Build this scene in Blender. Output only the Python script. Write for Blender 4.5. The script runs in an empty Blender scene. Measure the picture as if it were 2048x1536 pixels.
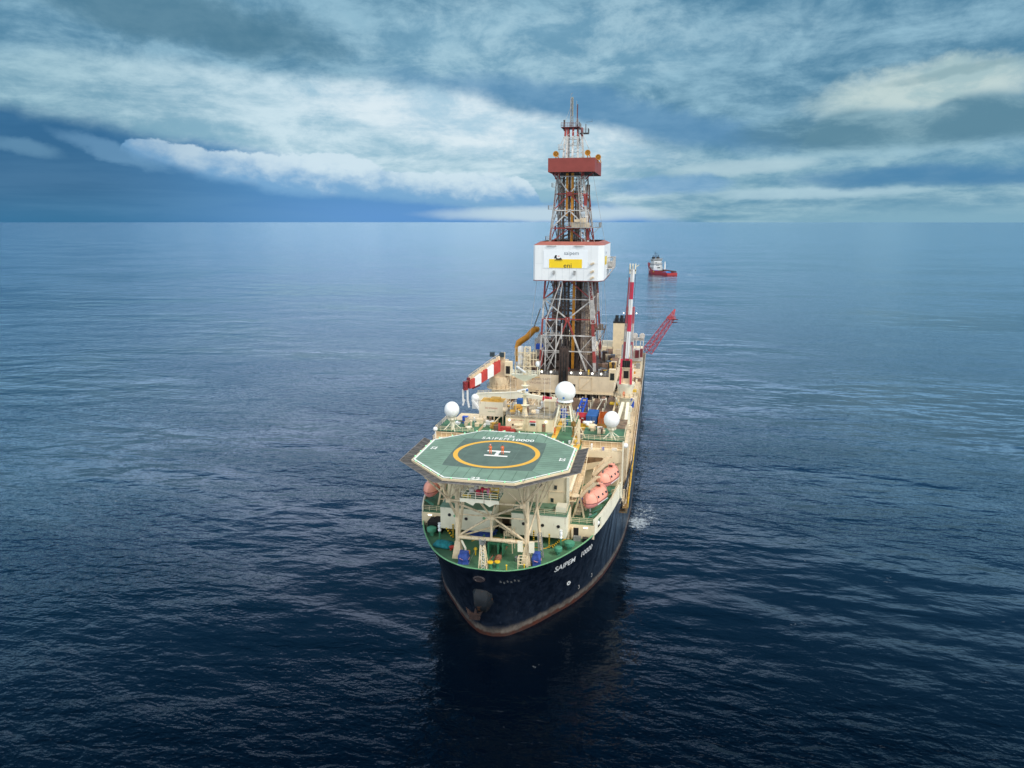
import bpy, math, random
from mathutils import Vector, Matrix
random.seed(7)
R = math.radians
SC = bpy.context.scene
COL = SC.collection
YAW = R(11.6)

# ---------------------------------------------------------------- node helpers
class NT:
    def __init__(s, tree):
        s.t = tree; s.n = tree.nodes; s.l = tree.links
    def new(s, typ, **kw):
        n = s.n.new(typ)
        for k, v in kw.items(): setattr(n, k, v)
        return n
    def put(s, sock, v):
        if isinstance(v, bpy.types.NodeSocket): s.l.new(v, sock)
        elif v is not None: sock.default_value = v
    def m(s, op, a, b=None, c=None, clamp=False):
        n = s.new('ShaderNodeMath', operation=op); n.use_clamp = clamp
        s.put(n.inputs[0], a)
        if b is not None: s.put(n.inputs[1], b)
        if c is not None: s.put(n.inputs[2], c)
        return n.outputs[0]
    def mix(s, f, a, b):
        n = s.new('ShaderNodeMix', data_type='RGBA')
        s.put(n.inputs[0], f)
        for k, v in ((6, a), (7, b)):
            if isinstance(v, (tuple, list)): v = (*v[:3], 1)
            s.put(n.inputs[k], v)
        return n.outputs[2]
    def noise(s, vec, scale=1, detail=4, rough=.55, dist=0, lac=2.0):
        n = s.new('ShaderNodeTexNoise')
        s.put(n.inputs['Vector'], vec)
        n.inputs['Scale'].default_value = scale; n.inputs['Detail'].default_value = detail
        n.inputs['Roughness'].default_value = rough; n.inputs['Distortion'].default_value = dist
        n.inputs['Lacunarity'].default_value = lac
        return n.outputs[0]
    def mapr(s, v, a, b, c=0, d=1, smooth=True):
        n = s.new('ShaderNodeMapRange'); n.interpolation_type = 'SMOOTHSTEP' if smooth else 'LINEAR'
        s.put(n.inputs[0], v)
        for k, x in ((1, a), (2, b), (3, c), (4, d)): s.put(n.inputs[k], x)
        return n.outputs[0]
    def comb(s, x, y, z=0):
        n = s.new('ShaderNodeCombineXYZ')
        for k, v in enumerate((x, y, z)): s.put(n.inputs[k], v)
        return n.outputs[0]
    def sep(s, v):
        n = s.new('ShaderNodeSeparateXYZ'); s.put(n.inputs[0], v); return n.outputs
    def vscale(s, v, sc):
        n = s.new('ShaderNodeMapping'); s.put(n.inputs[0], v); n.inputs['Scale'].default_value = sc
        return n.outputs[0]
    def curve(s, v, pts):
        n = s.new('ShaderNodeFloatCurve'); c = n.mapping.curves[0]
        c.points[0].location = pts[0]; c.points[1].location = pts[-1]
        for p in pts[1:-1]: c.points.new(*p)
        for p in c.points: p.handle_type = 'AUTO'
        n.mapping.update(); s.put(n.inputs[1], v)
        return n.outputs[0]

def srgb(r, g, b):
    f = lambda c: ((c/255+.055)/1.055)**2.4 if c > 10 else c/255/12.92
    return (f(r), f(g), f(b))

# ---------------------------------------------------------------- materials
MATS = {}
def mat(name, col, rough=.55, var=.10, nscale=.6, metal=0., rust=0., rustcol=(.25, .10, .035), bump=.0, streak=False, spec=.4, emit=None):
    if name in MATS: return MATS[name]
    m = bpy.data.materials.new(name); m.use_nodes = True
    t = NT(m.node_tree); b = t.n['Principled BSDF']
    tc = t.new('ShaderNodeTexCoord').outputs['Object']
    c0 = tuple(x*(1-var) for x in col); c1 = tuple(min(1, x*(1+var)) for x in col)
    nz = t.noise(tc, nscale, 5, .6)
    c = t.mix(t.mapr(nz, .35, .65), c0, c1)
    if rust > 0:
        v = t.vscale(tc, (1.6, 1.6, .22) if streak else (1, 1, 1))
        r = t.noise(v, 1.3, 7, .68)
        c = t.mix(t.m('MULTIPLY', t.mapr(r, .66-.2*rust, .80-.12*rust), .8), c, rustcol)
    t.put(b.inputs['Base Color'], c)
    b.inputs['Roughness'].default_value = rough; b.inputs['Metallic'].default_value = metal
    b.inputs['Specular IOR Level'].default_value = spec
    if emit:
        b.inputs['Emission Color'].default_value = (*emit[:3], 1); b.inputs['Emission Strength'].default_value = emit[3]
    if bump:
        bn = t.new('ShaderNodeBump'); bn.inputs['Strength'].default_value = .5; bn.inputs['Distance'].default_value = bump
        t.put(bn.inputs['Height'], t.noise(tc, nscale*6, 4)); t.put(b.inputs['Normal'], bn.outputs[0])
    MATS[name] = m
    return m

CREAM = mat('cream_paint', (.80, .66, .44), .5, .07, .4, rust=.25, streak=True)
CREAMR = mat('cream_paint_rusty', (.76, .61, .40), .55, .12, .5, rust=.75, streak=True)
CREAMW = mat('pale_cream_paint', (.82, .77, .60), .5, .06, .35, rust=.38, streak=True)
TAN = mat('tan_paint', (.66, .53, .36), .6, .12, .5, rust=.5, streak=True)
WHITE = mat('white_paint', (.84, .84, .82), .45, .04, .3, rust=.12, streak=True)
RADW = mat('radome_white', (.86, .86, .84), .4, .03, .9, rust=.12, rustcol=(.62, .58, .50), streak=True)
RED = mat('red_paint', (.50, .055, .045), .5, .15, .5)
DRED = mat('dull_red_paint', (.40, .085, .065), .6, .12, .4)
CRIM = mat('crimson_paint', (.56, .03, .07), .5, .12, .4)
PINKW = mat('dirty_white_paint', (.62, .58, .54), .6, .2, .8, rust=.45)
GREY = mat('galvanised_steel', (.36, .36, .35), .5, .2, .8, metal=.3)
BROWN = mat('pipe_brown', (.20, .125, .085), .6, .3, 1.2, rust=.4)
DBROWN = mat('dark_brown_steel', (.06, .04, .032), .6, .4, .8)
BLACK = mat('black_paint', (.012, .013, .016), .5, .3, .8)
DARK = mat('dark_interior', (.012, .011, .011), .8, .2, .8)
ORAN = mat('orange_yellow_paint', (.56, .235, .02), .5, .15, .5)
OCHRE = mat('ochre_paint', (.58, .33, .06), .6, .25, .6, rust=.6)
YEL = mat('yellow_paint', (.80, .52, .03), .5, .1, .5)
DGRN = mat('deck_green', (.075, .185, .10), .6, .22, .25, rust=.32, rustcol=(.11, .075, .04))
DGRN2 = mat('roof_green', (.115, .23, .15), .45, .2, .3, rust=.2, rustcol=(.05, .09, .05))
BGRN = mat('bulwark_green', (.16, .40, .20), .5, .1, .5)
EGRN = mat('machinery_green', (.06, .25, .13), .5, .2, .7, rust=.3)
TEAL = mat('teal_tarpaulin', (.01, .19, .22), .7, .25, 1.2, bump=.2)
TGRN = mat('teal_green_flap', (.10, .36, .27), .6, .1, .5)
BLUT = mat('blue_tarpaulin', (.035, .08, .34), .6, .3, 1.2, bump=.25)
BLUE = mat('blue_paint', (.025, .12, .36), .5, .15, .5, rust=.2)
BLUE2 = mat('bright_blue_paint', (.02, .09, .50), .5, .15, .5)
CORAL = mat('coral_fibreglass', (.84, .36, .26), .45, .06, .5)
CORALD = mat('coral_keel_fibreglass', (.74, .27, .24), .5, .08, .5)
GLASS = mat('dark_glass', (.015, .025, .03), .08, .05, 1, spec=.9)
RUST = mat('rusty_iron', (.30, .13, .08), .75, .3, 1.2)
LAMP = mat('floodlight_glow', (.9, .9, .8), .4, 0, 1, emit=(1, .98, .85, 3.0))
NET = mat('net_dark', (.085, .08, .075), .8, .3, 1.5)

# ---------------------------------------------------------------- mesh builder
def frame(d):
    d = Vector(d).normalized()
    up = Vector((0, 0, 1)) if abs(d.z) < .95 else Vector((0, 1, 0))
    a = d.cross(up).normalized(); b = a.cross(d).normalized()
    return a, b
class M:
    def __init__(s): s.v = []; s.f = []; s.k = []; s.sm = []; s.mi = 0
    def mm(s, k): s.mi = k; return s
    def add(s, vs, fs, smooth=False):
        o = len(s.v); s.v += [tuple(p) for p in vs]
        for f in fs: s.f.append(tuple(i+o for i in f)); s.k.append(s.mi); s.sm.append(smooth)
        return s
    def box(s, x0, x1, y0, y1, z0, z1):
        v = [(x, y, z) for z in (z0, z1) for y in (y0, y1) for x in (x0, x1)]
        return s.add(v, [(0, 2, 3, 1), (4, 5, 7, 6), (0, 1, 5, 4), (2, 6, 7, 3), (0, 4, 6, 2), (1, 3, 7, 5)])
    def ob(s, c, size, rz=0, rx=0, ry=0):
        mt = Matrix.Translation(c) @ Matrix.Rotation(rz, 4, 'Z') @ Matrix.Rotation(ry, 4, 'Y') @ Matrix.Rotation(rx, 4, 'X')
        a, b, h = (q/2 for q in size)
        v = [mt @ Vector((x, y, z)) for z in (-h, h) for y in (-b, b) for x in (-a, a)]
        return s.add(v, [(0, 2, 3, 1), (4, 5, 7, 6), (0, 1, 5, 4), (2, 6, 7, 3), (0, 4, 6, 2), (1, 3, 7, 5)])
    def bar(s, p, q, w=.15, h=None):
        p = Vector(p); q = Vector(q)
        if (q-p).length < 1e-4: return s
        a, b = frame(q-p); h = h or w
        v = [o + a*(i*w/2) + b*(j*h/2) for o in (p, q) for (i, j) in ((-1, -1), (1, -1), (1, 1), (-1, 1))]
        return s.add(v, [(3, 2, 1, 0), (4, 5, 6, 7)] + [(i, (i+1) % 4, 4+(i+1) % 4, 4+i) for i in range(4)])
    def tube(s, p, q, r=.1, r2=None, n=8):
        p = Vector(p); q = Vector(q)
        if (q-p).length < 1e-4: return s
        r2 = r if r2 is None else r2; a, b = frame(q-p)
        v = []
        for o, rr in ((p, r), (q, r2)):
            for i in range(n):
                t = 2*math.pi*i/n; v.append(o + a*(rr*math.cos(t)) + b*(rr*math.sin(t)))
        s.add(v, [(i, (i+1) % n, n+(i+1) % n, n+i) for i in range(n)], True)
        o = len(s.v)-2*n
        s.f.append(tuple(range(o+n-1, o-1, -1))); s.k.append(s.mi); s.sm.append(False)
        s.f.append(tuple(range(o+n, o+2*n))); s.k.append(s.mi); s.sm.append(False)
        return s
    def path(s, pts, r=.1, n=6):
        for a, b in zip(pts, pts[1:]): s.tube(a, b, r, n=n)
        return s
    def lathe(s, c, prof, n=20, mt=None):
        v = []; fs = []
        for r, z in prof:
            for i in range(n):
                t = 2*math.pi*i/n; p = Vector((r*math.cos(t), r*math.sin(t), z))
                if mt: p = mt @ p
                v.append(p + Vector(c))
        for j in range(len(prof)-1):
            for i in range(n):
                fs.append((j*n+i, j*n+(i+1) % n, (j+1)*n+(i+1) % n, (j+1)*n+i))
        s.add(v, fs, True)
        o = len(s.v)-len(v)
        s.f.append(tuple(range(o+n-1, o-1, -1))); s.k.append(s.mi); s.sm.append(False)
        o2 = len(s.v)-n
        s.f.append(tuple(range(o2, o2+n))); s.k.append(s.mi); s.sm.append(False)
        return s
    def sph(s, c, r, nu=20, nv=12, sc=(1, 1, 1), cut=None):
        prof = []
        lo = -math.pi/2 if cut is None else math.asin(cut)
        for j in range(nv+1):
            a = lo+(math.pi/2-lo)*j/nv; prof.append((max(1e-3, r*math.cos(a))*1, r*math.sin(a)))
        mt = Matrix.Diagonal((*sc, 1))
        return s.lathe(c, prof, nu, mt)
    def prism(s, poly, z0, z1):
        n = len(poly)
        v = [(x, y, z0) for x, y in poly]+[(x, y, z1) for x, y in poly]
        return s.add(v, [tuple(range(n-1, -1, -1)), tuple(range(n, 2*n))] + [(i, (i+1) % n, n+(i+1) % n, n+i) for i in range(n)])
    def wall(s, pts, z0, z1, th=.1, closed=False):
        n = len(pts); rng = range(n if closed else n-1)
        for i in rng:
            a = pts[i]; b = pts[(i+1) % n]; za = z0[i] if isinstance(z0, (list, tuple)) else z0
            dx, dy = b[0]-a[0], b[1]-a[1]; L = math.hypot(dx, dy) or 1; nx, ny = -dy/L*th, dx/L*th
            v = [(a[0], a[1], z0), (b[0], b[1], z0), (b[0]+nx, b[1]+ny, z0), (a[0]+nx, a[1]+ny, z0)]
            v += [(x, y, z1) for x, y, _ in v]
            s.add(v, [(3, 2, 1, 0), (4, 5, 6, 7), (0, 1, 5, 4), (1, 2, 6, 5), (2, 3, 7, 6), (3, 0, 4, 7)])
        return s
    def rail(s, pts, h=1.1, step=1.8, r=.035, rails=3):
        for a, b in zip(pts, pts[1:]):
            a = Vector(a); b = Vector(b); L = (b-a).length; n = max(1, round(L/step))
            for i in range(n+1):
                p = a.lerp(b, i/n); s.bar(p, p+Vector((0, 0, h)), r*2)
            for k in range(rails):
                z = Vector((0, 0, h*(k+1)/rails)); s.bar(a+z, b+z, r*1.8)
        return s
    def ladder(s, p, q, w=.5, side=(1, 0, 0), step=.35, r=.04):
        p = Vector(p); q = Vector(q); sd = Vector(side).normalized()*w/2
        s.bar(p-sd, q-sd, r*2); s.bar(p+sd, q+sd, r*2)
        n = int((q-p).length/step)
        for i in range(1, n): c = p.lerp(q, i/n); s.bar(c-sd, c+sd, r*1.3)
        return s
    def lattice(s, p, q, w0, w1, n, r=.07, rd=None, up=None):
        p = Vector(p); q = Vector(q); a, b = frame(q-p); rd = rd or r*.6
        lv = []
        for i in range(n+1):
            c = p.lerp(q, i/n); w = (w0+(w1-w0)*i/n)/2
            lv.append([c+a*(x*w)+b*(y*w) for x, y in ((-1, -1), (1, -1), (1, 1), (-1, 1))])
        for i in range(n):
            for k in range(4):
                s.bar(lv[i][k], lv[i+1][k], r*2)
                s.bar(lv[i][k], lv[i][(k+1) % 4], rd*2)
                s.bar(lv[i][k] if i % 2 else lv[i][(k+1) % 4], lv[i+1][(k+1) % 4] if i % 2 else lv[i+1][k], rd*2)
        for k in range(4): s.bar(lv[n][k], lv[n][(k+1) % 4], rd*2)
        return s
    def build(s, name, mats, parent=None, label=None):
        me = bpy.data.meshes.new(name)
        off = Vector((0, 0, 0))
        p = parent
        while p is not None: off += p.location; p = p.parent
        me.from_pydata([tuple(Vector(q)-off) for q in s.v], [], s.f); me.update()
        if not isinstance(mats, (list, tuple)): mats = [mats]
        for m in mats: me.materials.append(m)
        me.polygons.foreach_set('material_index', s.k)
        me.polygons.foreach_set('use_smooth', s.sm)
        if any(s.sm): me.set_sharp_from_angle(angle=R(38))
        o = bpy.data.objects.new(name, me); COL.objects.link(o)
        if parent is not None: o.parent = parent
        if label: o['label'] = label
        return o

def thing(name, label, cat, loc=(0, 0, 0), group=None, rz=0):
    o = bpy.data.objects.new(name, None); COL.objects.link(o); o.location = loc; o.rotation_euler = (0, 0, rz)
    o['label'] = label; o['category'] = cat
    if group: o['group'] = group
    return o
def tag(o, label, cat, group=None):
    o['label'] = label; o['category'] = cat
    if group: o['group'] = group
    return o
def single(m, name, mats, label, cat, loc, group=None):
    """a thing that is one mesh, with its origin at its base"""
    o = m.build(name, mats)
    for v in o.data.vertices: v.co -= Vector(loc)
    o.location = loc
    return tag(o, label, cat, group)
def copytree(o, parent=None):
    c = o.copy(); COL.objects.link(c)
    if parent is not None: c.parent = parent
    for ch in list(o.children): copytree(ch, c)
    return c
_font = {}
def text_pts(txt, size, shear=0., spacing=1., bold=0.):
    """2-D outline mesh of a word (origin at lower left)"""
    cu = bpy.data.curves.new('t', 'FONT'); cu.body = txt; cu.size = size; cu.shear = shear
    cu.space_character = spacing; cu.offset = bold; cu.resolution_u = 3
    ob = bpy.data.objects.new('t', cu); COL.objects.link(ob)
    dg = bpy.context.evaluated_depsgraph_get(); dg.update()
    me = bpy.data.meshes.new_from_object(ob.evaluated_get(dg))
    v = [(p.co.x, p.co.y) for p in me.vertices]; f = [tuple(p.vertices) for p in me.polygons]
    bpy.data.objects.remove(ob); bpy.data.curves.remove(cu); bpy.data.meshes.remove(me)
    x0 = min(p[0] for p in v); x1 = max(p[0] for p in v)
    y0 = min(p[1] for p in v); y1 = max(p[1] for p in v)
    return [(a-x0, b-y0) for a, b in v], f, x1-x0, y1-y0
def put_text(m, txt, size, fn, fit=None, height=None, **kw):
    """lay the word on a surface: fn(u, v) -> point; fit = wanted width"""
    v, f, w, h = text_pts(txt, size, **kw)
    sx = fit/w if fit else 1; sy = height/h if height else sx
    m.add([fn(a*sx, b*sy) for a, b in v], f)
    return m
# ---------------------------------------------------------------- camera
cam = bpy.data.cameras.new('camera'); co = bpy.data.objects.new('camera', cam); COL.objects.link(co)
co.location = (25.5, -101.9, 70); co.rotation_euler = (R(90-12.9), 0, YAW)
cam.sensor_width = 36; cam.lens = 36*1420/2048; cam.clip_start = 1; cam.clip_end = 200000
SC.camera = co
# ---------------------------------------------------------------- sky
w = bpy.data.worlds.new('World'); SC.world = w; w.use_nodes = True
t = NT(w.node_tree); bg = t.n['Background']
sky = t.new('ShaderNodeTexSky'); sky.sky_type = 'NISHITA'; sky.sun_disc = False
SUN_EL, SUN_AZ = 48, 118
sky.sun_elevation = R(SUN_EL); sky.sun_rotation = R(SUN_AZ)
d = t.sep(t.new('ShaderNodeTexCoord').outputs['Generated'])
ca, sa = math.cos(YAW), math.sin(YAW)
lx = t.m('ADD', t.m('MULTIPLY', d[0], ca), t.m('MULTIPLY', d[1], sa))
ly = t.m('SUBTRACT', t.m('MULTIPLY', d[1], ca), t.m('MULTIPLY', d[0], sa))
U0 = t.m('MULTIPLY', t.m('ARCTAN2', lx, ly), 57.2958)
V0 = t.m('MULTIPLY', t.m('ARCSINE', d[2], clamp=False), 57.2958)
# clouds get flatter towards the horizon: noise space (azimuth, log-like elevation)
Vn = t.m('MULTIPLY', t.m('POWER', t.m('ADD', t.m('MAXIMUM', V0, 0), 1.5), .62), 4.2)
def sn(scale, detail=6, rough=.55, stretch=(1, 1), seed=0, dist=0.):
    v = t.comb(t.m('MULTIPLY_ADD', U0, .1*stretch[0], seed), t.m('MULTIPLY', Vn, .1*stretch[1]), seed*1.7)
    return t.noise(v, scale, detail, rough, dist)
wa = t.m('MULTIPLY', t.m('SUBTRACT', sn(.9, 8, .62, (1, 1.5), 3.1), .5), 2)      # -1..1 large ragged warp
wb = t.m('MULTIPLY', t.m('SUBTRACT', sn(2.6, 8, .6, (1, 1.2), 9.4), .5), 2)      # puffs
wc = sn(1.0, 9, .6, (.55, 3.2), 5.5, .3)                                         # streaky layers
wd = sn(2.3, 12, .66, (.8, 1.7), 7.7, .25)
we = t.m('MULTIPLY', t.m('SUBTRACT', sn(4.2, 9, .62, (1, 1.0), 2.2, .3), .5), 2)
U = t.m('MULTIPLY_ADD', wa, 2.4, U0)
V = V0
def line(pts, src=None):
    return t.m('MULTIPLY', t.curve(t.m('MULTIPLY_ADD', src or U0, 1/100, .5, clamp=True), [((u+50)/100, v/20) for u, v in pts]), 20)
def below(L, width, wamp, wn=None):   # 1 below the line
    dlt = t.m('SUBTRACT', t.m('MULTIPLY_ADD', wn or wa, wamp, L), V)
    return t.mapr(dlt, -width, width)
def blob(u, v, a, b, wamp=1., rot=0., soft=.9):
    x = t.m('SUBTRACT', t.m('MULTIPLY_ADD', wa, wamp*a*.5, U0), u); y = t.m('SUBTRACT', t.m('MULTIPLY_ADD', wb, wamp*b*.8, V), v)
    c, s_ = math.cos(R(rot)), math.sin(R(rot))
    xr = t.m('ADD', t.m('MULTIPLY', x, c/a), t.m('MULTIPLY', y, s_/a)); yr = t.m('SUBTRACT', t.m('MULTIPLY', y, c/b), t.m('MULTIPLY', x, s_/b))
    r2 = t.m('ADD', t.m('MULTIPLY', xr, xr), t.m('MULTIPLY', yr, yr))
    return t.mapr(r2, 1-soft, 1+soft*.6, 1, 0)
def mul(a, b): return t.m('MULTIPLY', a, b)
S_ = srgb
# base mid layer: bright streaky overcast
wcd = t.m('MULTIPLY_ADD', wd, .62, t.m('MULTIPLY', wc, .43))
c = t.mix(t.mapr(wcd, .40, .64), S_(140, 184, 206), S_(206, 229, 239))
c = t.mix(mul(t.mapr(U0, -14, -34), .75), c, t.mix(t.mapr(wcd, .42, .64), S_(96, 146, 170), S_(150, 192, 206)))      # dimmer to the left
cR = t.mix(t.mapr(wcd, .42, .66), S_(94, 148, 178), S_(154, 192, 207))
c = t.mix(t.mapr(t.m('MULTIPLY_ADD', wa, 5, U0), 3, 17), c, cR)                     # right half is duller teal
c = t.mix(mul(blob(-2, 7.4, 13, 2.4, .9, -8), .8), c, t.mix(t.mapr(wcd, .42, .62), S_(180, 212, 230), S_(228, 241, 247)))
# upper dark mass
T = line([(-50, 10.6), (-34, 10.6), (-25, 10.9), (-19, 10.4), (-12, 9.6), (-1, 8.8), (7, 7.0), (14, 5.4), (24, 4.6), (34, 4.8), (50, 5)])
up = t.m('SUBTRACT', 1, below(T, .75, 2.2))
cu = t.mix(t.mapr(t.m('MULTIPLY_ADD', wa, .10, wcd), .40, .66), S_(80, 132, 162), S_(146, 188, 208))
cu = t.mix(mul(blob(4, 12.2, 15, 3.4, 1.6, 0), .6), cu, t.mix(t.mapr(wd, .38, .62), S_(120, 168, 194), S_(176, 210, 224)))
cu = t.mix(mul(blob(-25, 13.5, 13, 1.8, 1.2, -6), .8), cu, S_(70, 118, 142))
cu = t.mix(mul(blob(8, 7.6, 16, 1.6, 1.0, -10), .75), cu, S_(86, 140, 182))
cu = t.mix(mul(blob(28, 6.0, 11, 1.5, 1.2, 2), .8), cu, t.mix(t.mapr(wd, .4, .62), S_(74, 122, 146), S_(112, 156, 174)))
c = t.mix(up, c, cu)
# hole in the right with pale light
c = t.mix(mul(blob(29.0, 8.6, 6.8, 1.5, 1.6, 5, .95), .85), c, t.mix(t.mapr(wd, .4, .6), S_(176, 204, 206), S_(202, 220, 216)))
cB2 = line([(-50, -5), (17, -4), (21, 5.0), (24, 7.4), (28.5, 7.0), (31, 8.0), (34, 7.7), (38, 7), (50, 6)])
c = t.mix(mul(mul(below(cB2, .35, 1.1, t.m('ADD', t.m('MULTIPLY', wb, .7), t.m('MULTIPLY', t.m('SUBTRACT', wd, .5), 1.4))), t.mapr(V0, 4.6, 6.0)), .95), c, t.mix(t.mapr(t.m('ADD', wd, t.m('MULTIPLY', t.m('SUBTRACT', V, cB2), .08)), .36, .66), S_(88, 134, 156), S_(134, 172, 186)))
c = t.mix(mul(blob(30, 9.4, 3.2, .3, 2.2, 8), .5), c, S_(124, 160, 170))
# low storm on the left
Lw = line([(-50, 7.4), (-34, 7.0), (-30, 6.8), (-26, 5.8), (-19, 4.9), (-12, 2.9), (-5, 1.75), (-1, 1.35), (5, 1.3), (9, .9), (11, -2), (50, -3)])
lo = below(Lw, .75, 1.3, t.m('ADD', t.m('MULTIPLY', wb, .6), t.m('MULTIPLY', wa, .6)))
cl = t.mix(t.mapr(U0, -32, -14), S_(30, 96, 142), S_(72, 138, 194))
cl = t.mix(t.mapr(V0, 3.0, .2), cl, t.mix(t.mapr(U0, -32, -10), S_(44, 112, 156), S_(92, 150, 210)))
cl = t.mix(mul(t.mapr(wc, .42, .66), .14), cl, S_(110, 165, 205))
c = t.mix(lo, c, cl)
# cumulus bank
cT = line([(-50, -3), (-33, -2), (-28.5, 2.0), (-27, 5.6), (-22.7, 5.0), (-19.4, 4.9), (-12.3, 4.7), (-8.6, 3.9), (-4, 3.6), (-1, 3.6), (2.4, 1.6), (4, -2), (50, -3)])
cB = line([(-50, 5), (-29, 5.4), (-26.7, 4.2), (-21.3, 2.9), (-16, 2.0), (-9, 1.6), (-4.8, 1.35), (3, 1.2), (50, 1)])
cum = mul(below(cT, .13, 1.25, t.m('ADD', t.m('MULTIPLY', wb, .8), t.m('MULTIPLY', we, .55))), t.m('SUBTRACT', 1, below(cB, .42, .7, wb)))
cc = t.mix(t.mapr(t.m('ADD', t.m('SUBTRACT', V, cB), t.m('MULTIPLY_ADD', wb, 2.0, t.m('MULTIPLY', we, 1.6))), .1, 2.3), S_(116, 168, 212), S_(208, 229, 241))
cc = t.mix(mul(t.mapr(U0, -16, -30), .5), cc, S_(96, 146, 186))
c = t.mix(mul(cum, .92), c, cc)
c = t.mix(mul(blob(-28, 4.6, 3.6, .5, 1.8, -16), .45), c, S_(120, 168, 204))
c = t.mix(mul(blob(-33, 4.6, 2.2, .5, 1.6, -8), .5), c, S_(110, 158, 190))
# bright slit at the horizon, right-hand streaks
c = t.mix(mul(blob(3, .55, 9.5, .62, .5), .9), c, S_(196, 220, 233))
c = t.mix(mul(blob(17, 3.9, 6, .6, 1.3, 3), .7), c, S_(184, 212, 222))
c = t.mix(mul(blob(22, 2.0, 7, .42, 1.3), .7), c, S_(176, 208, 222))
c = t.mix(mul(blob(30, 2.9, 9, .75, 1.2), .8), c, S_(62, 126, 172))
c = t.mix(mul(blob(12, 2.6, 5, .8, 1.3), .55), c, S_(108, 160, 208))
c = t.mix(mul(t.mapr(U0, 12, 30), t.mapr(V0, 1.7, .0)), c, S_(128, 174, 196))
# dome out of view, shaped for its light: bright behind and overhead, dark ahead
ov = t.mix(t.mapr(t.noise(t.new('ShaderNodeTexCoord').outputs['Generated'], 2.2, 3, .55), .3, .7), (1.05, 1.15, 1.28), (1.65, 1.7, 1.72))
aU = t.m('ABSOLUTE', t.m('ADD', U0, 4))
band = t.mix(t.mapr(aU, 8, 36), (2.0, 2.1, 2.6), (.85, 1.4, 1.85))  # made-up bright band just above the view, brightens the far water
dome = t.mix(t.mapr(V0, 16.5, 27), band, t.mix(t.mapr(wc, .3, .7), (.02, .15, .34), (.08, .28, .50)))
dome = t.mix(t.mapr(V0, 36, 52), dome, (.008, .065, .14))  # made-up dark zone ahead, keeps the near water dark
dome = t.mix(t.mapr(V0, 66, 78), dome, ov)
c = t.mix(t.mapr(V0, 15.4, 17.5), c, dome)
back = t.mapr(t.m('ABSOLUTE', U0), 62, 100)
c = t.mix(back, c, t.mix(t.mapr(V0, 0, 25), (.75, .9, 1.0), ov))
nis = t.new('ShaderNodeVectorMath', operation='SCALE'); t.put(nis.inputs[0], sky.outputs[0]); nis.inputs['Scale'].default_value = .10
c = t.mix(.94, nis.outputs[0], c)
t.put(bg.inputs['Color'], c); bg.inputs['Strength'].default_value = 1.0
w.cycles.sampling_method = 'MANUAL'; w.cycles.sample_map_resolution = 256
SC.view_settings.view_transform = 'Standard'; SC.view_settings.look = 'None'
SC.view_settings.exposure = 0; SC.view_settings.gamma = 1
sl = bpy.data.lights.new('sun', 'SUN'); sl.energy = 2.2; sl.angle = R(14); sl.color = (1, .93, .84)
so = bpy.data.objects.new('sun', sl); COL.objects.link(so)
# direction towards the sun: behind the camera and to its right
az = R(SUN_AZ); el = R(SUN_EL)
sd = Vector((math.sin(az)*math.cos(el), math.cos(az)*math.cos(el), math.sin(el)))
so.rotation_euler = sd.to_track_quat('Z', 'Y').to_euler(); so.location = (100, -100, 200)

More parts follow.
